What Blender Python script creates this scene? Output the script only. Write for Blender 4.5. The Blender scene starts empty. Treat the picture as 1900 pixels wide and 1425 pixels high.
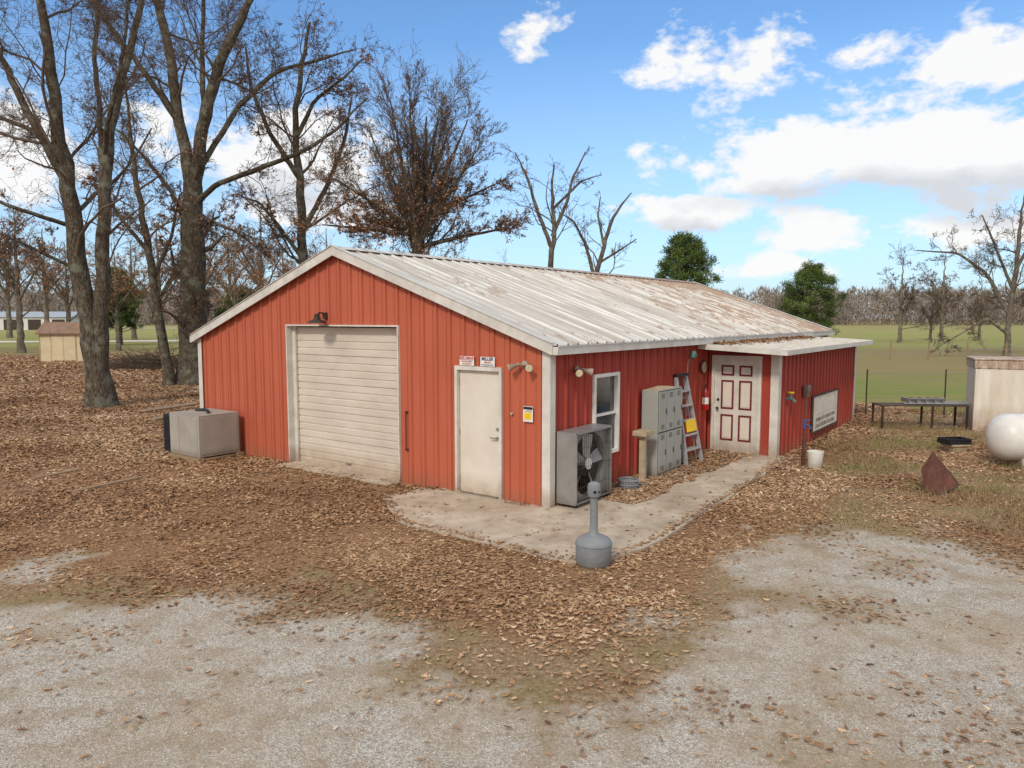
import bpy, math, random
import numpy as np
from mathutils import Vector, Matrix, noise
random.seed(7); rng=np.random.default_rng(11)
R=math.radians
sc=bpy.context.scene; col=sc.collection
sc.view_settings.view_transform='Standard'; sc.view_settings.look='None'; sc.view_settings.exposure=0
# ---------------- camera survey ----------------
CH=2.9; TH=R(5.09); F=1370.0
cam=bpy.data.cameras.new("camera"); co=bpy.data.objects.new("camera",cam); col.objects.link(co)
co.location=(0,0,CH); co.rotation_euler=(R(90)-TH,0,0)
cam.sensor_width=36; cam.lens=F/1900*36; cam.clip_start=0.1; cam.clip_end=6000
sc.camera=co
def ray(px,py):
    u=-(py-712.5); return np.array([px-950.0, F*math.cos(TH)+u*math.sin(TH), -F*math.sin(TH)+u*math.cos(TH)])
def gp(px,py):
    d=ray(px,py); t=-CH/d[2]; return (d[0]*t,d[1]*t)
RB=R(53.7); BX,BY=0.56,11.02
cL,sL=math.cos(RB),math.sin(RB)
def W(l,g): return (BX+l*cL-g*sL, BY+l*sL+g*cL)
def toloc(x,y):
    dx=x-BX; dy=y-BY; return dx*cL+dy*sL, -dx*sL+dy*cL
# ---------------- materials ----------------
def lin(r,g,b):
    f=lambda c:(c/255/12.92) if c/255<=0.04045 else ((c/255+0.055)/1.055)**2.4
    return (f(r),f(g),f(b),1)
class NT:
    def __init__(s,nt): s.nt=nt; s.n=nt.nodes; s.l=nt.links
    def new(s,t,**k):
        n=s.n.new(t)
        for a,b in k.items(): setattr(n,a,b)
        return n
    def put(s,sock,v):
        if hasattr(v,'is_linked') or hasattr(v,'links'): s.l.new(v,sock)
        else: sock.default_value=v
    def noise(s,vec,scale,detail=4,rough=0.55,dist=0):
        n=s.new('ShaderNodeTexNoise'); n.inputs['Scale'].default_value=scale; n.inputs['Detail'].default_value=min(detail,4)
        n.inputs['Roughness'].default_value=rough; n.inputs['Distortion'].default_value=dist
        if vec is not None: s.l.new(vec,n.inputs['Vector'])
        return n.outputs['Fac']
    def ramp(s,fac,stops,interp='LINEAR'):
        n=s.new('ShaderNodeValToRGB'); cr=n.color_ramp; cr.interpolation=interp
        while len(cr.elements)<len(stops): cr.elements.new(0.5)
        for e,(p,c) in zip(cr.elements,stops): e.position=p; e.color=c if not isinstance(c,(int,float)) else (c,c,c,1)
        s.l.new(fac,n.inputs['Fac']); return n.outputs['Color']
    def mix(s,fac,a,b,mode='MIX'):
        n=s.new('ShaderNodeMix',data_type='RGBA',blend_type=mode)
        s.put(n.inputs[0],fac); s.put(n.inputs[6],a); s.put(n.inputs[7],b); return n.outputs[2]
    def math(s,op,a,b=0.0,c=None,clamp=False):
        n=s.new('ShaderNodeMath',operation=op); n.use_clamp=clamp
        s.put(n.inputs[0],a); s.put(n.inputs[1],b)
        if c is not None: s.put(n.inputs[2],c)
        return n.outputs[0]
    def mapping(s,vec,scale):
        n=s.new('ShaderNodeMapping'); n.inputs['Scale'].default_value=scale; s.l.new(vec,n.inputs['Vector']); return n.outputs[0]
    def bump(s,h,strength=0.3,dist=0.02):
        n=s.new('ShaderNodeBump'); n.inputs['Strength'].default_value=strength; n.inputs['Distance'].default_value=dist
        s.l.new(h,n.inputs['Height']); return n.outputs[0]
def newmat(name):
    m=bpy.data.materials.new(name); m.use_nodes=True; t=NT(m.node_tree)
    b=t.n.get('Principled BSDF'); return m,t,b
def pm(name,c1,c2=None,scale=3.0,rough=0.6,metal=0.0,bump=0.0,bscale=40,grime=None,gtop=0.5,spec=0.4,stretch=(1,1,1)):
    m,t,b=newmat(name); tc=t.new('ShaderNodeTexCoord'); v=tc.outputs['Object']
    vv=t.mapping(v,stretch)
    c2=c2 or tuple(x*0.75 for x in c1[:3])+(1,)
    n=t.noise(vv,scale,6,0.65); c=t.ramp(n,[(0.3,c1),(0.7,c2)])
    if grime:
        sp=t.new('ShaderNodeSeparateXYZ'); t.l.new(v,sp.inputs[0])
        n2=t.noise(v,5,5,0.7)
        g=t.math('MULTIPLY_ADD',sp.outputs['Z'],-1.0/gtop,1.0,clamp=True)
        g=t.math('MULTIPLY',g,t.math('MULTIPLY',n2,1.5),clamp=True)
        c=t.mix(g,c,grime)
    t.l.new(c,b.inputs['Base Color']); b.inputs['Roughness'].default_value=rough; b.inputs['Metallic'].default_value=metal
    b.inputs['Specular IOR Level'].default_value=spec
    if bump: t.l.new(t.bump(t.noise(v,bscale,4),bump,0.01),b.inputs['Normal'])
    return m
# metal wall paint
def wallmat(name,c1,c2):
    m,t,b=newmat(name); tc=t.new('ShaderNodeTexCoord'); v=tc.outputs['Object']
    n=t.noise(t.mapping(v,(1.2,1.2,0.5)),1.3,6,0.6); c=t.ramp(n,[(0.3,c1),(0.72,c2)])
    sp=t.new('ShaderNodeSeparateXYZ'); t.l.new(v,sp.inputs[0])
    g=t.math('MULTIPLY_ADD',sp.outputs['Z'],-2.2,0.75,clamp=True)
    g=t.math('MULTIPLY',g,t.noise(v,6,5,0.7),clamp=True)
    c=t.mix(g,c,lin(128,98,74))
    t.l.new(c,b.inputs['Base Color']); b.inputs['Roughness'].default_value=0.55; b.inputs['Specular IOR Level'].default_value=0.25
    t.l.new(t.bump(t.noise(v,3.5,2),0.22,0.02),b.inputs['Normal'])
    return m
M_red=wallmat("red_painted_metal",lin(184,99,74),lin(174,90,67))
M_redside=wallmat("shaded_red_painted_metal",lin(165,68,54),lin(152,60,48))  # same wall red, darkened: the side's shade is put into the colour
M_trim=pm("white_trim",lin(214,210,202),lin(190,184,174),4,0.5,grime=lin(132,104,80),gtop=0.4)
M_trimup=pm("white_edge_metal",lin(214,210,202),lin(184,179,170),3,0.5)
M_garage=pm("off_white_steel",lin(208,198,184),lin(192,180,166),1.2,0.5,grime=lin(158,132,106),gtop=0.45,stretch=(1,1,3))
M_door=pm("cream_door_paint",lin(216,208,196),lin(204,194,180),2,0.5,grime=lin(166,142,116),gtop=0.4)
M_dark=pm("dark_metal",lin(45,40,38),lin(70,52,42),8,0.6,bump=0.2)
M_black=pm("black_plastic",lin(25,25,27),lin(38,38,40),6,0.5)
M_galv=pm("galvanised_steel",lin(162,162,160),lin(140,139,136),3,0.42,0.45,grime=lin(112,98,84),gtop=0.25)
M_grey=pm("grey_plastic",lin(132,136,139),lin(118,121,124),6,0.55,grime=lin(100,92,84),gtop=0.15)
M_lock=pm("grey_green_locker_paint",lin(160,162,156),lin(150,152,146),1.5,0.45,grime=lin(118,104,88),gtop=0.25)
M_lockd=pm("locker_seam_shadow",lin(70,72,70),lin(60,62,60),3,0.6)
M_white=pm("white_plastic",lin(228,226,220),lin(208,204,196),5,0.5)
M_tank=pm("white_tank_paint",lin(222,220,214),lin(202,198,190),3,0.4,grime=lin(150,140,125),gtop=0.3)
M_wood=pm("weathered_wood",lin(160,134,104),lin(120,102,82),6,0.85,bump=0.4,stretch=(1,6,6))
M_rust=pm("rusty_steel",lin(104,62,48),lin(70,42,34),7,0.8,bump=0.4)
M_brown=pm("brown_oxidised_steel",lin(92,76,64),lin(62,52,44),7,0.8,bump=0.3)
M_yellow=pm("yellow_plastic",lin(236,196,30),lin(220,180,30),4,0.45)
M_blue=pm("faded_blue_paint",lin(52,84,136),lin(50,70,110),6,0.6)
M_fred=pm("red_paint",lin(170,26,22),lin(150,24,22),6,0.35)
M_maroon=pm("maroon_paint",lin(120,30,34),lin(96,26,30),6,0.5)
M_alu=pm("dull_aluminium",lin(172,173,173),lin(148,149,149),8,0.5,0.15)
M_blade=pm("dull_blade_metal",lin(172,172,170),lin(140,140,138),5,0.5,0.2)
M_beige=pm("beige_siding",lin(208,192,158),lin(192,174,142),2,0.7)
M_broof=pm("brown_shingle",lin(144,116,96),lin(114,92,76),3,0.9,bump=0.4)
M_brass=pm("aged_lamp_glass",lin(226,214,184),lin(200,184,150),6,0.3)
M_blu2=pm("navy_ink",lin(24,38,110),lin(24,38,100),6,0.6)
M_redink=pm("red_ink",lin(196,40,30),lin(180,40,30),6,0.6)
M_blackink=pm("black_ink",lin(20,20,20),lin(30,30,30),6,0.6)
M_fadeink=pm("faded_dark_lettering",lin(78,70,62),lin(124,112,98),9,0.8)
M_teal=pm("teal_weathered",lin(92,130,122),lin(70,100,96),6,0.6)
M_tan=pm("tan_plaster",lin(186,170,142),lin(154,136,110),6,0.8,bump=0.2)
M_acgrey=pm("appliance_grey",lin(166,160,150),lin(148,141,131),2,0.6,grime=lin(110,92,76),gtop=0.25)
# glass
M_glass,t_,b_=newmat("window_glass")
tc=t_.new('ShaderNodeTexCoord'); n_=t_.noise(tc.outputs['Object'],3,3)
t_.l.new(t_.ramp(n_,[(0.35,lin(40,46,52)),(0.7,lin(70,78,84))]),b_.inputs['Base Color']); b_.inputs['Roughness'].default_value=0.06; b_.inputs['Specular IOR Level'].default_value=0.9
# bark
def barkmat(name,c1,c2,c3):
    m,t,b=newmat(name); tc=t.new('ShaderNodeTexCoord'); v=tc.outputs['Object']
    n=t.noise(t.mapping(v,(9,9,2.6)),2.4,7,0.72); c=t.ramp(n,[(0.34,c1),(0.52,c2),(0.7,c3)])
    n2=t.noise(v,2.6,5,0.6); c=t.mix(t.ramp(n2,[(0.5,0.0),(0.62,0.6)]),c,lin(150,152,134))
    t.l.new(c,b.inputs['Base Color']); b.inputs['Roughness'].default_value=0.95; b.inputs['Specular IOR Level'].default_value=0.1
    t.l.new(t.bump(n,1.0,0.14),b.inputs['Normal']); return m
M_bark=barkmat("oak_bark",lin(66,56,48),lin(104,93,80),lin(142,130,112))
M_bark2=barkmat("grey_bark",lin(90,80,70),lin(122,110,98),lin(152,140,126))  # paler than the oak bark; on far trees this stands in for haze
M_twig=pm("twig_bark",lin(118,102,88),lin(90,77,66),1.0,0.95,spec=0.1)
def tonemat(name,stops,rough=0.85,trans=0.0):
    m,t,b=newmat(name); a=t.new('ShaderNodeAttribute'); a.attribute_name="tone"
    t.l.new(t.ramp(a.outputs['Fac'],stops),b.inputs['Base Color']); b.inputs['Roughness'].default_value=rough; b.inputs['Specular IOR Level'].default_value=0.15
    return m
M_leafg=tonemat("fallen_oak_leaves",[(0.0,lin(98,70,50)),(0.25,lin(138,103,75)),(0.5,lin(166,131,99)),(0.75,lin(190,158,126)),(1.0,lin(216,192,162))],0.8)
M_leaft=tonemat("dry_brown_leaves",[(0.0,lin(118,82,62)),(0.5,lin(158,116,88)),(1.0,lin(194,156,122))])
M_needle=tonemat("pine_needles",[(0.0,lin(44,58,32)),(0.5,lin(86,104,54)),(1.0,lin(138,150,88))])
M_wood_far=tonemat("hazy_distant_bare_wood",[(0.0,lin(112,102,96)),(0.5,lin(136,124,115)),(1.0,lin(162,148,138))])  # distance haze is mixed into these pale tones
M_stone=tonemat("limestone_chips",[(0.0,lin(140,131,119)),(0.5,lin(178,170,159)),(1.0,lin(214,208,199))],0.9)
M_weed=tonemat("dry_weeds",[(0.0,lin(118,98,72)),(0.55,lin(156,134,102)),(0.75,lin(150,138,92)),(0.9,lin(104,118,58)),(1.0,lin(92,112,50))])
# ---------------- mesh builder ----------------
class MB:
    def __init__(s): s.v=[];s.f=[];s.m=[]
    def add(s,vs,fs,m=0):
        o=len(s.v); s.v+= [tuple(p) for p in vs]; s.f+=[tuple(i+o for i in f) for f in fs]; s.m+=[m]*len(fs); return s
    def box(s,x0,x1,y0,y1,z0,z1,m=0,T=None):
        vs=[(x0,y0,z0),(x1,y0,z0),(x1,y1,z0),(x0,y1,z0),(x0,y0,z1),(x1,y0,z1),(x1,y1,z1),(x0,y1,z1)]
        if T is not None: vs=[T@Vector(p) for p in vs]
        return s.add(vs,[(0,3,2,1),(4,5,6,7),(0,1,5,4),(1,2,6,5),(2,3,7,6),(3,0,4,7)],m)
    def cyl(s,a,b,r0,r1=None,n=14,m=0,caps=True):
        r1=r0 if r1 is None else r1; a=Vector(a);b=Vector(b);d=(b-a).normalized()
        u=d.orthogonal().normalized(); w=d.cross(u)
        vs=[];
        for c,r in((a,r0),(b,r1)):
            for i in range(n):
                t=2*math.pi*i/n; vs.append(c+u*math.cos(t)*r+w*math.sin(t)*r)
        fs=[(i,(i+1)%n,n+(i+1)%n,n+i) for i in range(n)]
        if caps: fs+=[tuple(range(n-1,-1,-1)),tuple(range(n,2*n))]
        return s.add(vs,fs,m)
    def path(s,pts,r,n=8,m=0):
        for a,b in zip(pts[:-1],pts[1:]): s.cyl(a,b,r,r,n,m)
        return s
    def lathe(s,prof,c=(0,0,0),n=28,m=0,T=None):
        vs=[];
        for r,z in prof:
            for i in range(n):
                t=2*math.pi*i/n; p=Vector((r*math.cos(t),r*math.sin(t),z))
                if T is not None: p=T@p
                vs.append(p+Vector(c))
        fs=[]
        for k in range(len(prof)-1):
            for i in range(n): fs.append((k*n+i,k*n+(i+1)%n,(k+1)*n+(i+1)%n,(k+1)*n+i))
        return s.add(vs,fs,m)
    def quad(s,pts,m=0): return s.add(pts,[tuple(range(len(pts)))],m)
    def build(s,name,mats,parent=None,bevel=0,smooth=False,loc=None,rot=None):
        me=bpy.data.meshes.new(name); me.from_pydata(s.v,[],s.f)
        if not isinstance(mats,(list,tuple)): mats=[mats]
        for q in mats: me.materials.append(q)
        me.polygons.foreach_set('material_index',s.m)
        if smooth:
            me.polygons.foreach_set('use_smooth',[True]*len(s.f)); me.set_sharp_from_angle(angle=R(38))
        me.update()
        ob=bpy.data.objects.new(name,me); col.objects.link(ob)
        if parent: ob.parent=parent
        if loc: ob.location=loc
        if rot: ob.rotation_euler=rot
        if bevel:
            bm=ob.modifiers.new("bevel",'BEVEL'); bm.width=bevel; bm.segments=2; bm.limit_method='ANGLE'
        return ob
def empty(name,loc,rz,label,cat,group=None):
    e=bpy.data.objects.new(name,None); col.objects.link(e); e.location=loc; e.rotation_euler=(0,0,rz); e.empty_display_size=0.2
    e["label"]=label; e["category"]=cat
    if group: e["group"]=group
    return e
def near(name,l,g,label,cat,z=0,dr=0):
    x,y=W(l,g); return empty(name,(x,y,z),RB+dr,label,cat)
def tag(o,label,cat,group=None):
    o["label"]=label;o["category"]=cat
    if group:o["group"]=group
FRONT=Matrix(((0,0,-1,0),(-1,0,0,0),(0,1,0,0),(0,0,0,1)))
SIDE=Matrix(((1,0,0,0),(0,0,-1,0),(0,1,0,0),(0,0,0,1)))
def text(s,size,pos,ori,mat,parent,name="lettering",sx=1,shear=0,bold=0.0):
    c=bpy.data.curves.new("t",'FONT'); c.body=s; c.size=size; c.align_x='CENTER'; c.align_y='CENTER'; c.extrude=0.0015; c.shear=shear; c.offset=bold
    o=bpy.data.objects.new("t",c); col.objects.link(o)
    bpy.context.view_layer.update(); dg=bpy.context.evaluated_depsgraph_get()
    me=bpy.data.meshes.new_from_object(o.evaluated_get(dg)); bpy.data.objects.remove(o)
    me.transform(Matrix.Translation(Vector(pos))@ori@Matrix.Diagonal((sx,1,1,1)))
    me.materials.clear(); me.materials.append(mat); me.name=name
    ob=bpy.data.objects.new(name,me); col.objects.link(ob); ob.parent=parent; return ob
def arrmesh(name,V,faces_n,LV,mats,tone=None,midx=None,smooth=False):
    me=bpy.data.meshes.new(name); me.vertices.add(len(V)); me.vertices.foreach_set('co',np.asarray(V,dtype=np.float32).ravel())
    me.loops.add(len(LV)); me.loops.foreach_set('vertex_index',np.asarray(LV,dtype=np.int32))
    fn=np.asarray(faces_n,dtype=np.int32); st=np.concatenate([[0],np.cumsum(fn)[:-1]]).astype(np.int32)
    me.polygons.add(len(fn)); me.polygons.foreach_set('loop_start',st)
    if smooth: me.polygons.foreach_set('use_smooth',np.ones(len(fn),dtype=bool))
    for q in (mats if isinstance(mats,(list,tuple)) else [mats]): me.materials.append(q)
    if midx is not None: me.polygons.foreach_set('material_index',np.asarray(midx,dtype=np.int32))
    me.update(calc_edges=True)
    if tone is not None:
        a=me.attributes.new("tone",'FLOAT','POINT'); a.data.foreach_set('value',np.asarray(tone,dtype=np.float32))
    ob=bpy.data.objects.new(name,me); col.objects.link(ob); return ob
# ---------------- ground masks ----------------
def sdf(x,y,poly):
    P=np.array(poly,float); n=len(P); d=np.full(x.shape,1e9); ins=np.zeros(x.shape,bool)
    for i in range(n):
        a=P[i];b=P[(i+1)%n]; e=b-a; wx=x-a[0]; wy=y-a[1]
        t=np.clip((wx*e[0]+wy*e[1])/(e@e+1e-12),0,1)
        d=np.minimum(d,(wx-e[0]*t)**2+(wy-e[1]*t)**2)
        c=((a[1]>y)!=(b[1]>y))&(x<(b[0]-a[0])*(y-a[1])/(b[1]-a[1]+1e-12)+a[0]); ins^=c
    d=np.sqrt(d); return np.where(ins,d,-d)
def vnoise(x,y,s,seed=0):
    x=x*s+seed*17.3;y=y*s+seed*7.1; xi=np.floor(x).astype(np.int64);yi=np.floor(y).astype(np.int64);fx=x-xi;fy=y-yi
    fx=fx*fx*(3-2*fx);fy=fy*fy*(3-2*fy)
    def h(i,j):
        k=(i*374761393+j*668265263+seed*144269)&0xffffffff; k=((k^(k>>13))*1274126177)&0xffffffff; return ((k^(k>>16))&0xffff)/65535.0
    return (h(xi,yi)*(1-fx)+h(xi+1,yi)*fx)*(1-fy)+(h(xi,yi+1)*(1-fx)+h(xi+1,yi+1)*fx)*fy
def fbm(x,y,s,seed=0): return (vnoise(x,y,s,seed)*.5+vnoise(x,y,s*2.1,seed+1)*.27+vnoise(x,y,s*4.3,seed+2)*.15+vnoise(x,y,s*9,seed+3)*.08)
ss=lambda a,b,x: (lambda t:t*t*(3-2*t))(np.clip((x-a)/(b-a),0,1))
GP=[gp(*p) for p in [(-700,1105),(-300,1110),(0,1112),(150,1100),(300,1105),(480,1095),(600,1120),(700,1130),(780,1170),(900,1225),(1080,1215),(1230,1165),(1320,1110),(1370,1045),(1470,1005),(1560,980),(1700,985),(1800,1005),(1900,1055),(2300,1200),(2600,1800),(-1500,1800)]]
GP2=[gp(*p) for p in [(-300,1035),(0,1030),(120,1030),(185,1060),(120,1100),(0,1105),(-300,1110)]]
PAD=[W(*p) for p in [(0.1,2.35),(-1.0,2.55),(-1.9,1.3),(-1.95,-1.45),(-1.75,-1.92),(-.4,-2.05),(3.6,-1.9),(6.4,-1.7),(6.4,0.1),(0.1,0.1)]]
LITR=[gp(*p) for p in [(1330,1130),(1400,1040),(1500,985),(1520,900),(1560,840),(1640,770),(1900,745),(2600,800),(2400,1150),(1900,1000),(1700,960)]]
def masks(x,y):
    n1=fbm(x,y,0.45,3); n2=fbm(x,y,1.6,9)
    w=(n1-.5)*2.6+(n2-.5)*2.4
    sg=sdf(x,y,GP)
    g=np.maximum(ss(-.7,.9,sg+w*.9),0.75*ss(-.3,.4,sdf(x,y,GP2)+w*.8))
    g=g*(1-.55*ss(.54,.70,fbm(x,y,.8,41))*ss(4.0,.2,sg))
    gr_right=ss(-3,3,(y-24.5-(x-10)*-.1)+w*3)*ss(8,12,x+ (y-25)*.2)
    gr_left=ss(-6,6,y-56+w*8)
    gr=np.maximum(gr_right,gr_left)*(1-g)
    litr=ss(-.6,.8,sdf(x,y,LITR)+w*.5)
    leaf=(1-g)*(1-gr)
    leaf=leaf*(1-.8*litr*ss(.3,.5,fbm(x,y,.6,55)))
    edge=ss(-.6,1.1,-sg+w*.9); leaf=leaf*(.3+.7*edge)
    dry=litr*(1-g)
    return leaf,g,gr,dry
# ---------------- ground ----------------
def axis(a,b,st,lo,hi,grow):
    A=list(np.arange(a,b,st)); x=A[-1];s=st
    while x<hi: s*=grow; x+=s; A.append(x)
    x=A[0]; s=st; B=[]
    while x>lo: s*=grow; x-=s; B.append(x)
    return np.array(B[::-1]+A)
ax=axis(-15,15,.12,-3000,3000,1.13); ay=axis(3,25,.12,-300,4500,1.13)
X,Y=np.meshgrid(ax,ay); x=X.ravel(); y=Y.ravel()
lf,gv,gr,dry=masks(x,y)
damp=np.clip(1-(np.abs(y)-60)/60,0,1)
z=((fbm(x,y,.5,5)-.5)*.05+(fbm(x,y,2.5,6)-.5)*.02*lf)*damp
padd=sdf(x,y,PAD); l_,g_=toloc(x,y)
z=z*ss(0,.8,-padd); z=z-0.02*(padd>0)
inb=(l_>-.3)&(g_>-1.9)&(g_<9.6)&(l_<17); z=np.where(inb,-0.02,z)
nx,ny=len(ax),len(ay)
I=(np.arange(ny-1)[:,None]*nx+np.arange(nx-1)[None,:]).ravel()
LV=np.stack([I,I+1,I+nx+1,I+nx],1).ravel()
M_ground,t,b=newmat("gravel_leaves_and_grass")
tc=t.new('ShaderNodeTexCoord'); v=tc.outputs['Object']
def attr(n):
    a=t.new('ShaderNodeAttribute'); a.attribute_name=n; return a.outputs['Fac']
A_leaf,A_grav,A_gras=attr("leaf"),attr("gravel"),attr("grass")
vo=t.new('ShaderNodeTexVoronoi'); vo.inputs['Scale'].default_value=100; t.l.new(v,vo.inputs['Vector'])
sp=t.new('ShaderNodeSeparateColor'); t.l.new(vo.outputs['Color'],sp.inputs[0])
mid=t.noise(v,3.0,4,.7); big=t.noise(v,.7,4,.65); fin=t.noise(v,26,4,.8)
cg=t.ramp(sp.outputs[0],[(0.0,lin(142,134,122)),(0.5,lin(176,168,157)),(1.0,lin(212,206,196))])
cg=t.mix(t.ramp(big,[(0.42,0.0),(0.64,0.6)]),cg,lin(166,146,120))
cg=t.mix(t.math('MULTIPLY',t.ramp(mid,[(0.47,0.0),(0.60,1.0)]),.5),cg,lin(150,129,104))
cg=t.mix(t.ramp(fin,[(0.52,0.0),(0.62,.4)]),cg,lin(118,105,92))
cl=t.ramp(fin,[(0.3,lin(88,66,49)),(0.45,lin(126,96,71)),(0.58,lin(155,123,94)),(0.72,lin(184,154,122))])
cd=t.ramp(fin,[(0.3,lin(104,84,62)),(0.5,lin(140,117,90)),(0.7,lin(174,153,124))])
cd=t.mix(t.math('MULTIPLY',t.ramp(big,[(0.46,0.0),(0.62,1.0)]),.3),cd,lin(116,118,66))
spv=t.new('ShaderNodeSeparateXYZ'); t.l.new(v,spv.inputs[0])
cr=t.ramp(fin,[(0.3,lin(82,90,44)),(0.55,lin(116,126,66)),(0.75,lin(160,156,98))])
far=t.ramp(t.math('DIVIDE',t.math('ADD',spv.outputs['Y'],t.math('MULTIPLY',t.noise(t.mapping(v,(.03,.1,.1)),1,4),16)),220),[(0.0,lin(120,132,68)),(0.19,lin(126,134,72)),(0.215,lin(146,126,92)),(0.35,lin(142,124,90)),(0.38,lin(148,150,88)),(0.75,lin(162,160,98)),(1.0,lin(164,154,106))])
cr=t.mix(0.7,cr,far)
cr=t.mix(t.math('MULTIPLY',t.ramp(t.noise(t.mapping(v,(.12,.5,.1)),1.5,4,.65),[(0.44,0.0),(0.62,1.0)]),.55),cr,lin(150,130,92))
c=cd
br=t.noise(v,6,4,.8)
def brk(a,w=.5,lo=.38,hi=.62): return t.ramp(t.math('ADD',a,t.math('MULTIPLY_ADD',br,w,-w*.5)),[(lo,0.0),(hi,1.0)])
c=t.mix(brk(A_leaf),c,cl); c=t.mix(brk(A_gras),c,cr); c=t.mix(brk(A_grav,1.5,.3,.75),c,cg)
t.l.new(c,b.inputs['Base Color']); b.inputs['Roughness'].default_value=.95; b.inputs['Specular IOR Level'].default_value=.1
h=t.math('ADD',t.math('MULTIPLY',vo.outputs['Distance'],-.5),fin)
t.l.new(t.bump(h,.5,.02),b.inputs['Normal'])
go=arrmesh("ground",np.stack([x,y,z],1),np.full(len(I),4),LV,M_ground,smooth=True); go["kind"]="structure"
for nme,a in(("leaf",lf),("gravel",gv),("grass",gr)):
    at=go.data.attributes.new(nme,'FLOAT','POINT'); at.data.foreach_set('value',a.astype(np.float32))
# concrete pad
M_conc,t,b=newmat("stained_concrete"); tc=t.new('ShaderNodeTexCoord'); v=tc.outputs['Object']
c=t.ramp(t.noise(v,1.3,7,.65),[(0.3,lin(156,140,121)),(0.5,lin(180,165,146)),(0.72,lin(200,187,168))])
c=t.mix(t.math('MULTIPLY',t.ramp(t.noise(v,4.5,6,.75),[(0.48,0.0),(0.66,1.0)]),.45),c,lin(136,110,86))
c=t.mix(t.ramp(t.noise(v,60,4,.8),[(0.52,0.0),(0.7,.4)]),c,lin(118,104,90))
t.l.new(c,b.inputs['Base Color']); b.inputs['Roughness'].default_value=.92; b.inputs['Specular IOR Level'].default_value=.2
t.l.new(t.bump(t.noise(v,50,5,.7),.35,.01),b.inputs['Normal'])
pts=[]
for i in range(len(PAD)):
    a=np.array(PAD[i]);bb=np.array(PAD[(i+1)%len(PAD)]); n=max(1,int(np.linalg.norm(bb-a)/.15)); nn=np.array([bb[1]-a[1],a[0]-bb[0]])/(np.linalg.norm(bb-a)+1e-9)
    for k in range(n):
        p=a+(bb-a)*k/n
        if i not in (8,): p=p+nn*(fbm(np.array([p[0]]),np.array([p[1]]),2.5,4)[0]-.5)*.2
        pts.append(tuple(p))
mb=MB(); n=len(pts); mb.add([(p[0],p[1],.035) for p in pts]+[(p[0],p[1],-.08) for p in pts],[tuple(range(n))]+[(i,n+i,n+(i+1)%n,(i+1)%n) for i in range(n)])
po=mb.build("concrete_path",M_conc); po["kind"]="structure"
# ---------------- leaves ----------------
half=[(0.1,.015),(.24,.15),(.33,.05),(.47,.26),(.57,.07),(.73,.21),(.82,.05)]
tv=[(0,0)]+half+[(1,0)]+[(a,-b_) for a,b_ in half[::-1]]
tv=np.array(tv); f1=list(range(0,9)); f2=[8]+list(range(9,16))+[0]
def leafmesh(name,px,py,pz,size,tilt,tone,mat,lobed=True):
    n=len(px)
    if lobed: T=tv; faces=[f1,f2]
    else: T=np.array([(0,0),(.45,.22),(1,0),(.5,-.22)]); faces=[[0,1,2],[2,3,0]]
    k=len(T); lx=(T[:,0]-.5)[None]*size[:,None]; ly=T[:,1][None]*size[:,None]*rng.uniform(.7,1.5,(n,1))
    fold=rng.uniform(-.3,.6,(n,1)); curl=rng.uniform(-.5,.8,(n,1))
    lz=np.abs(ly)*fold+curl*lx**2/size[:,None]
    P=np.stack([lx,ly,lz],2)
    a=rng.uniform(0,2*np.pi,n); tx=rng.normal(0,1,n)*tilt; ty=rng.normal(0,1,n)*tilt
    ca,sa=np.cos(a),np.sin(a); cx,sx=np.cos(tx),np.sin(tx); cy,sy=np.cos(ty),np.sin(ty)
    Q=P.copy(); Q[:,:,1]=P[:,:,1]*cx[:,None]-P[:,:,2]*sx[:,None]; Q[:,:,2]=P[:,:,1]*sx[:,None]+P[:,:,2]*cx[:,None]
    P=Q.copy(); P[:,:,0]=Q[:,:,0]*cy[:,None]+Q[:,:,2]*sy[:,None]; P[:,:,2]=-Q[:,:,0]*sy[:,None]+Q[:,:,2]*cy[:,None]
    Q=P.copy(); Q[:,:,0]=P[:,:,0]*ca[:,None]-P[:,:,1]*sa[:,None]; Q[:,:,1]=P[:,:,0]*sa[:,None]+P[:,:,1]*ca[:,None]
    Q[:,:,2]-=Q[:,:,2].min(1)[:,None]
    Q+=np.stack([px,py,pz],1)[:,None,:]
    fl=np.concatenate([np.array(f) for f in faces]); LV=(np.arange(n)[:,None]*k+fl[None]).ravel()
    fn=np.tile([len(f) for f in faces],n)
    return arrmesh(name,Q.reshape(-1,3),fn,LV,mat,tone=np.repeat(tone,k))
N=1900000
cx=rng.uniform(-22,17,N); cy=rng.uniform(3.2,34,N)
keep=np.abs(cx)<cy*.75+1.2; cx=cx[keep];cy=cy[keep]
lf,gv,gr,dry=masks(cx,cy); ll,gg=toloc(cx,cy)
bl=((ll>-.03)&(ll<16.6)&(gg>-.0)&(gg<9.4))|((ll>6.2)&(ll<13.8)&(gg>-1.55)&(gg<=.01))
pd=sdf(cx,cy,PAD)
clump=fbm(cx,cy,1.1,21)
pr=lf*(.3+.95*ss(.33,.6,clump))*.8+gv*.005+.07*ss(.48,.7,clump)*gv*ss(4.5,8,cy)
strip=(ll>.9)&(ll<6.2)&(gg<0)&(gg>-.75-.45*clump)&(pd>0)
pr=np.where(pd>.0,.010+.45*ss(.2,.0,pd),pr); pr=np.where(strip,.85,pr)
pr=np.where((pd>0)&(ll<0)&(ll>-.16)&((gg>2.0)|((gg<.75)&(gg>.3))),.6,pr)
pr*=np.clip((10/cy)**1.4,0,1)
pr=np.where(bl|(gr>.6),0,pr)
k=rng.uniform(0,1,len(cx))<pr*.88; cx,cy,pd=cx[k],cy[k],pd[k]
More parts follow.
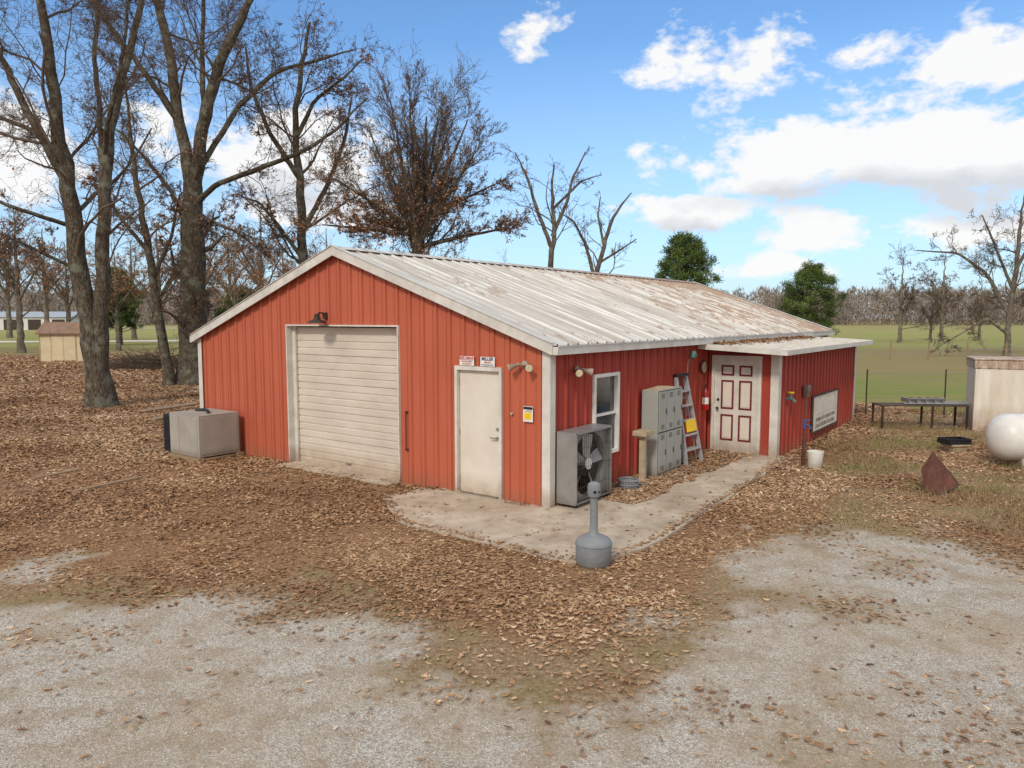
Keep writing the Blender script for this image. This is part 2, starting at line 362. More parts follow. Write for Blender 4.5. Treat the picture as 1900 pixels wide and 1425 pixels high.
zz=np.where(pd>0,.037,0.0)+rng.uniform(0,.01,len(cx))*np.where(pd>0,.3,1)
size=rng.uniform(.04,.08,len(cx))*(1+np.clip((cy-11)/16,0,.9)); tone=np.clip(rng.normal(.45,.2,len(cx))+(fbm(cx,cy,.7,77)-.5)*.7,0,1)
fx=rng.uniform(-50,-4,40000); fy=rng.uniform(33,62,40000); kk=(np.abs(fx)<fy*.78)&(rng.uniform(0,1,40000)<1-masks(fx,fy)[2])
o=leafmesh("leaf_litter",fx[kk],fy[kk],np.zeros(kk.sum()),rng.uniform(.14,.24,kk.sum()),.25,np.clip(rng.normal(.45,.22,kk.sum()),0,1),M_leafg,False); o["kind"]="stuff"
nearm=cy<10
o=leafmesh("leaf_litter",cx[nearm],cy[nearm],zz[nearm],size[nearm]*1.05,.12,tone[nearm],M_leafg); o["kind"]="stuff"
o=leafmesh("leaf_litter",cx[~nearm],cy[~nearm],zz[~nearm],size[~nearm]*1.1,.16,tone[~nearm],M_leafg,False); o["kind"]="stuff"
# stones
N=60000; sx_=rng.uniform(-9,12,N); sy_=3.0+rng.uniform(0,1,N)**1.3*7; _,gv,_,_=masks(sx_,sy_); k=(rng.uniform(0,1,N)<gv*.6)&(sdf(sx_,sy_,PAD)<-.1)&(np.abs(sx_)<sy_*.75+1)
sx_,sy_=sx_[k],sy_[k]; n=len(sx_); s=rng.uniform(.003,.008,n)*rng.uniform(.7,1.4,n)
O=np.array([(1,0,0),(0,1,0),(-1,0,0),(0,-1,0),(0,0,.7),(0,0,-.5)],float)
P=O[None]*s[:,None,None]*rng.uniform(.6,1.3,(n,6,1)); a=rng.uniform(0,6.3,n); Q=P.copy(); Q[:,:,0]=P[:,:,0]*np.cos(a)[:,None]-P[:,:,1]*np.sin(a)[:,None]; Q[:,:,1]=P[:,:,0]*np.sin(a)[:,None]+P[:,:,1]*np.cos(a)[:,None]
gz=((fbm(sx_,sy_,.5,5)-.5)*.05)
Q+=np.stack([sx_,sy_,gz+.002],1)[:,None]
fl=np.array([0,1,4,1,2,4,2,3,4,3,0,4]); o=arrmesh("loose_gravel",Q.reshape(-1,3),np.full(4*n,3),(np.arange(n)[:,None]*6+fl).ravel(),M_stone,tone=np.repeat(rng.uniform(0,1,n),6)); o["kind"]="stuff"
# dry weeds and grass blades
def blades(name,px,py,h,mat,lean=.35,wd=.008,tn=None):
    n=len(px); a=rng.uniform(0,6.28,n); dx=rng.normal(0,lean,n)*h; dy=rng.normal(0,lean,n)*h
    V=np.zeros((n,3,3)); V[:,0]=np.stack([px-np.cos(a)*wd,py-np.sin(a)*wd,np.full(n,-.02)],1); V[:,1]=np.stack([px+np.cos(a)*wd,py+np.sin(a)*wd,np.full(n,-.02)],1); V[:,2]=np.stack([px+dx,py+dy,h],1)
    o=arrmesh(name,V.reshape(-1,3),np.full(n,3),np.arange(3*n),mat,tone=np.repeat(rng.uniform(0,.9,n) if tn is None else tn,3)); o["kind"]="stuff"; return o
N=190000; wx=rng.uniform(3,18,N); wy=rng.uniform(8.5,32,N); _,gv,gr,dry=masks(wx,wy); ll,gg=toloc(wx,wy); cl_=fbm(wx,wy,.9,31)
k=(rng.uniform(0,1,N)<dry*(.12+ss(.42,.6,cl_))*.8)&(gv<.3)&(sdf(wx,wy,PAD)<-.2)&~((ll>-.2)&(gg>-1.85))
gt=ss(.56,.66,fbm(wx,wy,.7,63))[k]
blades("dry_weeds",wx[k],wy[k],rng.uniform(.03,.16,k.sum())*(.4+ss(.3,.75,cl_[k])),M_weed,.6,.006,np.clip(rng.uniform(0,.75,k.sum())+gt*.35,0,1))
# ---------------- tubes / trees ----------------
def tubes(P,Rr,k,rough=0):
    B,n,_=P.shape; T=np.gradient(P,axis=1); T/=np.linalg.norm(T,axis=2,keepdims=True)+1e-9
    ref=np.where(np.abs(T[:,:1,2:3])>.9,np.array([[[1.,0,0]]]),np.array([[[0,0,1.]]])); U=np.cross(T,ref); U/=np.linalg.norm(U,axis=2,keepdims=True)+1e-9; Wv=np.cross(T,U)
    a=np.arange(k)*2*np.pi/k
    RR=Rr[:,:,None]*np.ones((1,1,k))
    if rough: RR=RR*(1+rough*rng.normal(size=RR.shape)*.5+rough*rng.normal(size=(B,1,k)))
    V=P[:,:,None]+RR[...,None]*(np.cos(a)[None,None,:,None]*U[:,:,None]+np.sin(a)[None,None,:,None]*Wv[:,:,None])
    base=(np.arange(B)*n*k)[:,None,None]; i=(np.arange(n-1)*k)[None,:,None]; j=np.arange(k)[None,None,:]; j2=(j+1)%k
    q=np.stack([base+i+j,base+i+j2,base+i+k+j2,base+i+k+j],-1)
    return V.reshape(-1,3),q.reshape(-1,4)
def merge(parts):
    V=[];Q=[];o=0
    for v,q in parts: V.append(v);Q.append(q+o);o+=len(v)
    return np.concatenate(V),np.concatenate(Q)
def grow(P,Rr,m,ang,lenf,n,up,wander,rf,tmin=.25,rmin=.004,lmax=99):
    B,np_,_=P.shape; idx=np.repeat(np.arange(B),m); K=len(idx); t=rng.uniform(tmin,1,K)*(np_-1)*.999; i=t.astype(int); f=(t-i)[:,None]
    p=P[idx,i]*(1-f)+P[idx,i+1]*f; T=P[idx,i+1]-P[idx,i]; T/=np.linalg.norm(T,axis=1,keepdims=True)+1e-9
    rad=Rr[idx,i]*(1-f[:,0])+Rr[idx,i+1]*f[:,0]; L=np.linalg.norm(np.diff(P,axis=1),axis=2).sum(1)[idx]
    q=rng.normal(size=(K,3)); q-=T*(q*T).sum(1,keepdims=True); q/=np.linalg.norm(q,axis=1,keepdims=True)+1e-9
    a=rng.normal(ang,ang*.25,K)[:,None]; d=np.cos(a)*T+np.sin(a)*q
    ln=np.minimum(L*lenf*rng.uniform(.5,1.35,K)*(1-.35*t/(np_-1)),lmax)
    out=np.zeros((K,n,3)); out[:,0]=p
    for s in range(1,n):
        d=d+rng.normal(size=(K,3))*wander+np.array([0,0,up]); d/=np.linalg.norm(d,axis=1,keepdims=True)+1e-9
        out[:,s]=out[:,s-1]+d*(ln/(n-1))[:,None]
    r0=np.maximum(rad*rf*rng.uniform(.5,1.1,K),rmin); RR=r0[:,None]*np.linspace(1,.3,n)[None]
    return out,np.maximum(RR,rmin*.7)
def limb(pts,rad,s,n=26,wob=.0022):
    P=np.array(pts,float)*s; rad=np.array(rad,float)*s
    d=np.concatenate([[0],np.cumsum(np.linalg.norm(np.diff(P,axis=0),axis=1))]); u=np.linspace(0,d[-1],n)
    Q=np.stack([np.interp(u,d,P[:,i]) for i in range(3)],1); r=np.interp(u,d,rad)
    Q[1:-1]=(Q[:-2]+2*Q[1:-1]+Q[2:])/4
    w=rng.normal(size=(n,3))*wob*d[-1]; w[0]=0; Q+=w*np.array([1,1,.3]); return Q,r
def leafquads(P,n,size,zw=None):
    B,m,_=P.shape; b_=rng.integers(0,B,n); t=rng.uniform(.2,1,n)*(m-1)*.999; i=t.astype(int); f=(t-i)[:,None]
    p=P[b_,i]*(1-f)+P[b_,i+1]*f
    if zw is not None:
        k=rng.uniform(0,1,n)<zw(p); p=p[k]; n=len(p)
    a=rng.normal(size=(n,3)); a/=np.linalg.norm(a,axis=1,keepdims=True); c=np.cross(a,rng.normal(size=(n,3))); c/=np.linalg.norm(c,axis=1,keepdims=True)
    s=(size*rng.uniform(.6,1.3,n))[:,None]
    V=np.stack([p,p+a*s*.5+c*s*.3,p+a*s,p+a*s*.5-c*s*.3],1).reshape(-1,3)
    return V,(np.arange(n)[:,None]*4+np.arange(4)[None])
def tree(name,base,limbs,s,label,levels,leaves=0,leafsize=.1,zw=None,bark=None,leafmat=None,group=None,flare=True,rmin=.006,thin=1.0):
    e=empty(name,(base[0],base[1],0),0,label,"tree",group)
    LP=[];LR=[]
    for pts,rad in limbs:
        P,r=limb([(p[0],p[2] if len(p)>2 else 0,p[1]) for p in pts],[q*thin for q in rad],s)
        LP.append(P);LR.append(r)
    if flare: LR[0][0]*=1.5; LR[0][1]*=1.15; LP[0][0,2]=-.15
    P=np.stack(LP);Rr=np.stack(LR)
    V,Q=tubes(P,Rr,14,.06); tr=arrmesh("trunk",V,np.full(len(Q),4),Q.ravel(),bark or M_bark,smooth=True); tr.parent=e
    cp=[];cur=(P,Rr)
    for li,(m,ang,lenf,n,up,wan,rf,tmin,k) in enumerate(levels):
        nxt=grow(cur[0],cur[1],m,ang,lenf,n,up,wan,rf,tmin,rmin)
        cp.append(tubes(nxt[0],nxt[1],k)); cur=nxt
    V,Q=merge(cp); mi=np.zeros(len(Q)); tone=np.zeros(len(V))
    if leaves:
        LVv,LQ=leafquads(cur[0],leaves,leafsize,zw); Q=np.concatenate([Q,LQ+len(V)]); mi=np.concatenate([mi,np.ones(len(LQ))]); tone=np.concatenate([tone,np.repeat(rng.uniform(0,1,len(LQ)),4)]); V=np.concatenate([V,LVv])
    cr=arrmesh("crown",V,np.full(len(Q),4),Q.ravel(),[M_twig,leafmat or M_leaft],tone=tone,midx=mi); cr.parent=e
    return e
def rel(bx,by,pts): return [((p[0]-bx),(by-p[1]),(p[2] if len(p)>2 else 0)) for p in pts]
BIG=[(18,.85,.27,8,.04,.2,.32,.2,4),(8,.8,.5,6,.03,.26,.5,.15,3),(6,.75,.55,5,.02,.28,.6,.15,3),(4,.75,.6,4,.01,.28,.7,.15,3)]
b1=gp(190,755)
r_=lambda L:rel(190,755,L)
tree("oak_tree",b1,[
 (r_([(190,755),(180,640),(164,540),(150,430,6),(136,300,10),(124,150,5),(115,-50),(100,-260)]),[26,22,20,18,15,11,7,3]),
 (r_([(132,330,10),(90,215,-20),(50,110,-30),(14,20,-20),(-30,-120)]),[10,8,6,5,2.5]),
 (r_([(190,700),(202,560,-5),(212,430,-10),(224,300,-10),(244,180),(276,70,20),(298,-60,30),(310,-220,30)]),[16,16,14,12,10,7,5,2.5]),
 (r_([(216,420,-10),(196,260,30),(180,120,50),(188,-20,60),(200,-180,60)]),[7,6,5,4,2]),
 (r_([(125,290,10),(60,240,40),(-20,210,60),(-90,150,70)]),[6,5,4,2]),
 (r_([(222,300,-10),(255,260,-60),(300,170,-90),(330,60,-110)]),[6,5,4,2]),
 (r_([(140,420,10),(90,400,-50),(20,370,-80),(-60,340,-90)]),[5,4,3,1.5]),
 (r_([(150,500,10),(110,470,-40),(60,440,-70),(0,450,-90)]),[4,3,2,1]),
],b1[1]/F,"tall bare oak with forked rough trunk standing in fallen leaves",BIG,leaves=2600,leafsize=.11,group="bare oaks around the yard",zw=lambda p:ss(11,2,p[:,2]),thin=.8)
b2=gp(357,712); r_=lambda L:rel(357,712,L)
tree("oak_tree",b2,[
 (r_([(357,712),(362,600),(366,500),(368,420),(372,340)]),[32,29,27,24,19]),
 (r_([(371,360),(350,240,10),(332,110,20),(308,0,20),(285,-120,10),(270,-260)]),[15,13,11,9,6,3]),
 (r_([(374,360),(396,250,-10),(432,150,-20),(480,60,-20),(530,-50,-10),(560,-170)]),[15,13,11,8,5,3]),
 (r_([(380,320),(384,200,30),(376,80,50),(384,-60,60),(380,-220,60)]),[9,7,5,4,2.5]),
 (r_([(370,390),(420,352,-20),(500,330,-40),(590,300,-50),(650,262,-50),(700,210,-50)]),[7,6,5.5,4.5,3,1.5]),
 (r_([(378,330),(440,190,60),(510,120,80),(580,100,90),(650,80,90)]),[7,6,4.5,3.5,1.5]),
 (r_([(366,440),(320,360,30),(270,300,50),(215,240,60)]),[6,5,4,1.5]),
 (r_([(350,240,10),(300,150,-30),(240,60,-60),(200,-60,-70)]),[7,6,4,2]),
 (r_([(372,400),(420,420,-30),(470,440,-50),(520,480,-60)]),[4,3.5,2.5,1]),
],b2[1]/F,"massive bare oak with wide spreading limbs beside the red shop",BIG,leaves=3500,leafsize=.12,group="bare oaks around the yard",zw=lambda p:ss(13,3,p[:,2]),rmin=.008,thin=.8)
b3=gp(313,715); r_=lambda L:rel(313,715,L)
SM=[(14,.8,.28,7,.03,.22,.45,.2,4),(7,.75,.5,5,.03,.26,.6,.2,3),(5,.7,.55,4,.0,.26,.65,.2,3)]
tree("young_oak_tree",b3,[
 (r_([(313,715),(304,620),(294,540),(284,450),(272,370),(262,250),(258,160)]),[9,8,7,6,5,3,1.5]),
 (r_([(292,520),(320,440,20),(335,360,30)]),[4,3,1.5]),(r_([(286,470),(240,400,-20),(215,330,-30)]),[4,3,1.5])
],b3[1]/F,"slender young oak with crooked trunk beside a massive oak",SM,leaves=2200,leafsize=.11,group="bare oaks around the yard",rmin=.008)
def sp_(px,Y): return ((px-950)*Y/F*1.0, Y)
b=sp_(570,38); r_=lambda L:rel(570,690,L)
MED=[(13,.8,.28,7,.05,.2,.4,.2,4),(7,.75,.5,6,.04,.24,.55,.2,3),(5,.75,.55,4,.03,.25,.65,.2,3),(3,.7,.6,4,.02,.25,.7,.2,3)]
tree("oak_tree",b,[
 (r_([(570,690),(569,560),(566,450),(562,330),(558,220),(574,130),(588,60)]),[10,9,8,7,5,4,2]),
 (r_([(566,430),(610,340,20),(640,260,30),(655,180,30)]),[5,4,3,1.5]),(r_([(562,330),(520,260,-20),(490,180,-30),(480,110,-20)]),[5,4,3,1.5]),
 (r_([(560,260),(600,200,-20),(660,160,-30),(690,130,-30)]),[4,3,2,1]),
 (r_([(568,480),(530,420,-20),(500,380,-30),(470,370,-30)]),[4,3,2,1])
],b[1]/F,"tall bare oak rising behind the shop roof",MED,leaves=2200,leafsize=.13,group="bare oaks around the yard",rmin=.009)
b=sp_(778,31); r_=lambda L:rel(778,716,L)
V4=[(20,.5,.40,8,.05,.09,.34,.05,4),(9,.5,.5,6,.05,.12,.5,.1,3),(5,.55,.55,4,.03,.16,.6,.15,3),(3,.6,.55,3,.02,.2,.7,.2,3)]
fan=[]
for i,(ex,ey,dp) in enumerate([(690,250,20),(872,240,-30),(640,345,-60),(925,335,40),(742,215,-70),(945,415,60),(618,425,-60),(838,212,70),(715,300,60),(895,290,-60),(665,400,40),(770,205,-40),(815,205,30)]):
    sy=480-(i%4)*22; fan.append((r_([(778,sy),(778+(ex-778)*.38,sy+(ey-sy)*.42,dp*.4),(778+(ex-778)*.74,sy+(ey-sy)*.76,dp*.8),(ex,ey,dp)]),[4.6,3.4,2.2,1]))
tree("oak_tree",b,[(r_([(778,716),(777,600),(776,480),(781,410),(788,340),(794,280),(796,225)]),[14,12,10,7,5,3,1.2])]+fan,
 b[1]/F,"spreading oak holding brown leaves behind the shop roof",V4,leaves=46000,leafsize=.10,group="bare oaks around the yard",zw=lambda p:.04+.6*ss(10.5,5.0,p[:,2]),rmin=.0065)
b=sp_(1020,36); r_=lambda L:rel(1020,700,L)
TH_=[(8,.8,.26,7,.08,.22,.42,.25,4),(5,.75,.5,5,.05,.25,.6,.25,3),(4,.75,.5,4,.03,.25,.65,.25,3)]
tree("dead_tree",b,[
 (r_([(1018,700),(1020,560),(1022,480),(1028,420),(1022,360),(1026,310)]),[8,7,6,4.5,3,1.5]),
 (r_([(1024,440),(1052,375,10),(1062,330,20),(1086,285,20)]),[4.5,3.5,2.5,1.2]),
 (r_([(1022,460),(992,385,-10),(978,335),(956,290)]),[4.5,3.5,2.5,1]),
 (r_([(1026,390),(1074,345,-20),(1104,335,-20)]),[3,2,1]),
],b[1]/F,"gnarled bare tree with sparse twisted limbs behind the shop",TH_,bark=M_bark2,group="bare trees behind the shop",rmin=.009,thin=.85)
b=sp_(1105,37); r_=lambda L:rel(1105,700,L)
tree("dead_tree",b,[
 (r_([(1100,700),(1102,570),(1106,510),(1120,455),(1138,400),(1168,365)]),[7,6,5,4.5,3,1.2]),
 (r_([(1104,525),(1085,455,10),(1062,415),(1036,400)]),[4,3,2,1]),
 (r_([(1118,460),(1108,405,10),(1112,370,10)]),[3,2,1]),
 (r_([(1112,490),(1148,468,-10),(1175,450,-20)]),[3,2,1]),
],b[1]/F,"short leaning bare tree with crooked forks behind the shop",TH_,bark=M_bark2,group="bare trees behind the shop",rmin=.009,thin=.85)
b=gp(1868,660); r_=lambda L:rel(1868,660,L)
tree("bare_tree",b,[
 (r_([(1868,660),(1868,580),(1876,500),(1878,430),(1884,360)]),[5.5,5,4.5,3,1]),
 (r_([(1870,590),(1830,510,10),(1780,470,20),(1700,465,20)]),[4,3,2,.8]),
 (r_([(1868,620),(1820,590,-10),(1790,610,-10),(1740,640,-10)]),[3,2,1.5,.8]),
 (r_([(1876,500),(1920,430,10),(1950,360,10)]),[3,2.5,1]),
 (r_([(1872,540),(1840,440,20),(1820,400,20)]),[3,2,1]),
 (r_([(1870,600),(1915,540,10),(1960,500,10)]),[3,2.5,1]),
],b[1]/F,"bare tree with drooping lower limbs at the field edge",MED,bark=M_bark2,rmin=.012,group="bare trees in the field")
def generic(name,base,h,label,leaves,bark,group,lv=None,spread=.35,rm=.01):
    L=[([(0,0),(.01,.3*h),(-.01,.55*h),(.02,h)],[.022*h,.018*h,.012*h,.003*h])]
    for i in range(6):
        a=rng.uniform(0,6.28); z0=h*rng.uniform(.2,.5); d=h*spread*rng.uniform(.7,1.1)
        L.append(([(0,z0,0),(d*.45*math.cos(a),z0+.2*h,d*.45*math.sin(a)),(d*math.cos(a),z0+.38*h,d*math.sin(a))],[.009*h,.006*h,.002*h]))
    return tree(name,base,L,1.0,label,lv or [(10,.75,.36,6,.05,.2,.42,.15,3),(7,.75,.5,5,.04,.22,.55,.2,3),(5,.7,.5,4,.02,.25,.7,.2,3)],leaves=leaves,leafsize=.15,bark=bark,group=group,rmin=rm)
def copytree(e,base,s,rz):
    n=e.copy(); col.objects.link(n); n.location=(base[0],base[1],0); n.scale=(s,s,s*rng.uniform(.9,1.1)); n.rotation_euler=(0,0,rz)
    for c in e.children:
        k=c.copy(); col.objects.link(k); k.parent=n
    return n
g1=generic("oak_tree",sp_(40,62),12,"leafy brown oak in the grove beyond the yard",3400,M_bark2,"grove oaks beyond the yard")
for (px,Y,s) in [(-60,66,1.1),(130,75,.95),(220,66,.8),(300,70,.95),(440,62,.75),(490,70,1.0),(640,60,.75),(560,75,1.0),(700,58,.72),(90,95,1.25),(380,85,1.2),(870,60,.62),(930,70,.6),(20,110,1.4),(250,100,1.2),(430,100,1.3),(530,58,.7),(610,90,1.1)]:
    copytree(g1,sp_(px,Y),s,rng.uniform(0,6.28))
g2=generic("bare_tree",sp_(1668,88),10,"small bare tree standing in the open field",0,M_bark2,"bare trees in the field",spread=.25,rm=.02)
for (px,Y,s) in [(1745,92,1.0),(1725,98,.8),(1455,150,.9),(1815,95,.8)]:
    copytree(g2,sp_(px,Y),s,rng.uniform(0,6.28))
# pines
def pine(base,h,w,label,low,seed):
    rg=np.random.default_rng(seed)
    e=empty("pine_tree",(base[0],base[1],0),0,label,"tree","evergreens beyond the shop")
    P,r=limb([(0,0,0),(.1,0,h*.5),(0,0,h*.97)],[.03*h,.02*h,.006*h],1,8,.004); V,Q=tubes(P[None],r[None],8)
    tr=arrmesh("trunk",V,np.full(len(Q),4),Q.ravel(),M_bark,smooth=True); tr.parent=e
    Vs=[];Ts=[];BP=[]
    NB=95
    for i in range(NB):
        zt=low+(1-low)*((i+rg.uniform(0,1))/NB)**.9; rr=w*.44*(math.sin(min(1,(1-zt)/(1-low)*1.15+.1)*math.pi*.64))*rg.uniform(.55,1.1); a=i*2.4+rg.uniform(-.5,.5)
        c=np.array([math.cos(a)*rr,math.sin(a)*rr,zt*h+rr*.15]); BP.append(np.stack([np.array([0,0,zt*h-.3]),c*.5+np.array([0,0,zt*h-.3])*.5,c]))
        tb=rg.uniform(.2,.6)
        for j in range(4):
            cc=c*np.array([rg.uniform(.5,1.08)]*2+[1])+rg.normal(size=3)*np.array([.3,.3,.26])*w*.11; n=80
            p=cc+rg.normal(size=(n,3))*np.array([.2,.2,.15])*w*.15
            d=rg.normal(size=(n,3))+np.array([0,0,.6])+ (p-cc)*1.5; d/=np.linalg.norm(d,axis=1,keepdims=True); q=np.cross(d,rg.normal(size=(n,3))); q/=np.linalg.norm(q,axis=1,keepdims=True)
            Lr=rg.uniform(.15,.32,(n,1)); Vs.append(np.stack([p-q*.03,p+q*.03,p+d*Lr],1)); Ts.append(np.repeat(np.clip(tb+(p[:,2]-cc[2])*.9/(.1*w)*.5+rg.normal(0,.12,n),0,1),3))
    BP=np.stack(BP); bv,bq=tubes(BP,np.tile([.05,.035,.015],(len(BP),1))*h/9,4)
    Vn=np.concatenate(Vs).reshape(-1,3); n=len(Vn)//3
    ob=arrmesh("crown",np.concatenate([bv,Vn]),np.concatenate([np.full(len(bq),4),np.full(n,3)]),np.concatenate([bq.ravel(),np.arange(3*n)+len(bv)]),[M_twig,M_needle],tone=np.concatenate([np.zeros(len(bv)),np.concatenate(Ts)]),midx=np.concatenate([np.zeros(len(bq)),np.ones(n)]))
    ob.parent=e
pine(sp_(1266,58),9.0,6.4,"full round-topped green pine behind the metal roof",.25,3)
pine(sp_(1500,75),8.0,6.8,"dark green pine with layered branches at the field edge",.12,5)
pine(sp_(450,75),5.5,6,"low dark evergreen among the grove oaks",.12,6)
pine(sp_(225,80),8,5,"dark evergreen half hidden behind oak trunks",.2,7)
# far treeline
Vs=[];Ts=[]
def far_tree(x0,y0,h,n,tn):
    zc=rng.uniform(.0,1,n)**.9*h; rr=h*.36*np.sin(np.clip(zc/h*1.0,.12,1)*3.0)+.3; a=rng.uniform(0,6.28,n)
    p=np.stack([x0+np.cos(a)*rr*rng.uniform(0,1,n),y0+np.sin(a)*rr*rng.uniform(0,1,n),zc],1)
    d=rng.normal(size=(n,3))*np.array([.6,.6,.4])+np.array([0,0,.9]); d/=np.linalg.norm(d,axis=1,keepdims=True)
    L=rng.uniform(.9,2.8,(n,1)); w=rng.uniform(.1,.26,(n,1)); q=np.array([1.,0,0])
    Vs.append(np.stack([p-q*w,p+q*w,p+d*L],1)); Ts.append(np.repeat(np.clip(rng.normal(tn,.2,n),0,1),3))
for i in range(1200):
    yy=rng.uniform(300,365); x0=rng.uniform(-280,290); far_tree(x0,yy,(11.5+5*fbm(np.array([x0]),np.array([0.]),.05,2)[0])*rng.uniform(.85,1.15),130,rng.uniform(.2,.8))
Vn=np.concatenate(Vs).reshape(-1,3); n=len(Vn)//3
o=arrmesh("distant_woods",Vn,np.full(n,3),np.arange(3*n),M_wood_far,tone=np.concatenate(Ts)); o["kind"]="stuff"
# brush pile
n=1500; pp=np.zeros((n,4,3)); bx,by=gp(290,682)
a=rng.uniform(0,6.28,n); rr=rng.uniform(0,1,n)**.5; hh=np.clip(1-rr,0,1)
p0=np.stack([bx+np.cos(a)*rr*2.6,by+np.sin(a)*rr*1.6,hh*rng.uniform(0,1.1,n)],1); d=rng.normal(size=(n,3))*np.array([1,1,.35])
for k in range(4): pp[:,k]=p0+d*.3*k+rng.normal(size=(n,3))*.05
V,Q=tubes(pp,np.full((n,4),.014),3); o=arrmesh("brush_pile",V,np.full(len(Q),4),Q.ravel(),M_twig); tag(o,"low heap of cut brown branches on the lawn","brush pile"); o["kind"]="stuff"
# ---------------- BUILDING ----------------
LEN=16.5; WID=9.35; EV=2.47; PK=4.11; MID=WID/2
def ztop(g): return EV+(PK-EV)*(1-abs(g-MID)/MID)
bld=empty("metal_shop_building",(BX,BY,0),RB,"long red metal shop with weathered ribbed roof and side lean-to","building")
def ribwall(o,d,out,length,zb,zt,openings=(),pitch=.3,h=.032):
    pr=[]; s=0
    while s<length:
        for a,b_ in((.0,0),(.118,0),(.132,h),(.166,h),(.180,0),(.236,0),(.240,.010),(.256,.010),(.26,0)):
            if s+a<length: pr.append((s+a,b_))
        s+=pitch
    pr.append((length,0))
    ex=set()
    for op in openings: ex|={op[0],op[1]}
    ex|={length/2} if callable(zt) else set()
    S=np.array([p[0] for p in pr]);H=np.array([p[1] for p in pr])
    for e_ in ex: S=np.append(S,e_);H=np.append(H,np.interp(e_,[p[0] for p in pr],[p[1] for p in pr]))
    k=np.argsort(S);S=S[k];H=H[k]; mb=MB()
    zf=zt if callable(zt) else (lambda s:zt)
    P=lambda s,hh,z:(o[0]+d[0]*s+out[0]*hh,o[1]+d[1]*s+out[1]*hh,z)
    for i in range(len(S)-1):
        if S[i+1]-S[i]<1e-5: continue
        m=(S[i]+S[i+1])/2; segs=[(zb,None)]
        for op in openings:
            if op[0]<m<op[1]:
                segs=[(op[3],None)]
                if op[2]>zb+.01: segs.append((zb,op[2]))
        for a,b_ in segs:
            mb.quad([P(S[i],H[i],a),P(S[i+1],H[i+1],a),P(S[i+1],H[i+1],b_ if b_ else zf(S[i+1])),P(S[i],H[i],b_ if b_ else zf(S[i]))])
    return mb
PD=(.885,1.82,2.1); GD=(3.14,6.2,2.75)
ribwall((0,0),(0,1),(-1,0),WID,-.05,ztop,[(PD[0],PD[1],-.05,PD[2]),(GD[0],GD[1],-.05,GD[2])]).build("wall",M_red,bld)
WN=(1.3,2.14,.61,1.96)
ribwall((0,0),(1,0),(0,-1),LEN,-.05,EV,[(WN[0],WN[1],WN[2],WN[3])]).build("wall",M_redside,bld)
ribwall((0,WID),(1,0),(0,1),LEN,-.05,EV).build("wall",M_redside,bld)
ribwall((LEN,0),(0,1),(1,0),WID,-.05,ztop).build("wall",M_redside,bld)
for (a,b_,sx,sy) in((0,0,-1,-1),(0,WID,-1,1),(LEN,0,1,-1),(LEN,WID,1,1)):
    A0=a+sx*.046; B0=b_+sy*.046; A1=a-sx*.1; B1=b_-sy*.1; A2=a+sx*.04; B2=b_+sy*.04
    lp=[(A0,B0),(A1,B0),(A1,B2),(A2,B2),(A2,B1),(A0,B1)]; mb=MB()
    mb.add([(p[0],p[1],-.05) for p in lp]+[(p[0],p[1],EV) for p in lp],[(0,1,2,3,4,5),(6,7,8,9,10,11)]+[(i,(i+1)%6,6+(i+1)%6,6+i) for i in range(6)])
    mb.build("corner_trim",M_trim,bld)
# roof
def roofmat(name,rustbias):
    M,t,b=newmat(name); tc=t.new('ShaderNodeTexCoord'); v=tc.outputs['Object']
    c=t.ramp(t.noise(t.mapping(v,(3.3,.35,.35)),1.4,6,.65),[(0.3,lin(174,170,163)),(0.5,lin(202,199,193)),(0.7,lin(222,220,215))])
    sp=t.new('ShaderNodeSeparateXYZ'); t.l.new(v,sp.inputs[0])
    far_=t.math('DIVIDE',sp.outputs['X'],16.5)
    ridge=t.math('MULTIPLY_ADD',t.math('ABSOLUTE',t.math('SUBTRACT',sp.outputs['Y'],WID/2)),-.8,1.0,clamp=True)
    rn=t.noise(t.mapping(v,(3.4,.45,.45)),3.2,8,.8)
    rm=t.noise(v,.42,4,.6)
    f2=t.math('POWER',far_,1.6)
    th=t.math('ADD',rn,t.math('ADD',t.math('ADD',t.math('MULTIPLY',f2,.17),t.math('MULTIPLY',ridge,t.math('MULTIPLY_ADD',far_,.16,.03))),t.math('MULTIPLY_ADD',rm,.34,rustbias)))
    rust=t.ramp(th,[(0.54,0.0),(0.63,.8)])
    c=t.mix(rust,c,t.ramp(t.noise(v,9,5,.7),[(0.3,lin(132,96,72)),(0.7,lin(168,138,112))]))
    wv=t.noise(t.mapping(v,(18,.25,.25)),1.2,3,.5); c=t.mix(t.math('MULTIPLY',t.ramp(wv,[(0.48,0.0),(0.62,1.0)]),.5),c,lin(150,134,118))
    t.l.new(c,b.inputs['Base Color']); b.inputs['Roughness'].default_value=.55; b.inputs['Specular IOR Level'].default_value=.25
    return M
M_roof=roofmat("weathered_ribbed_roof",-.215)
M_proof=pm("dull_grey_white_roof",lin(200,196,188),lin(168,160,150),2.0,.6,stretch=(1,3,1))
OV=.12; SL=.351; zr=lambda g:4.175-SL*abs(g-MID)
def ribroof(l0,l1,ga,za,gb,zb,mat,name,pitch=.3,h=.03,parent=None,th=.0):
    pr=[]; s=l0
    while s<l1:
        for a,b_ in((0,0),(.125,0),(.137,h),(.163,h),(.175,0)):
            if s+a<l1: pr.append((s+a,b_))
        s+=pitch
    pr.append((l1,0)); mb=MB(); n=len(pr); K=6; vs=[]
    for k in range(K+1):
        f=k/K
        for s,hh in pr: vs.append((s,ga+(gb-ga)*f,za+(zb-za)*f+hh))
    fs=[(k*n+i,k*n+i+1,(k+1)*n+i+1,(k+1)*n+i) for k in range(K) for i in range(n-1)]
    mb.add(vs,fs)
    return mb.build(name,mat,parent)
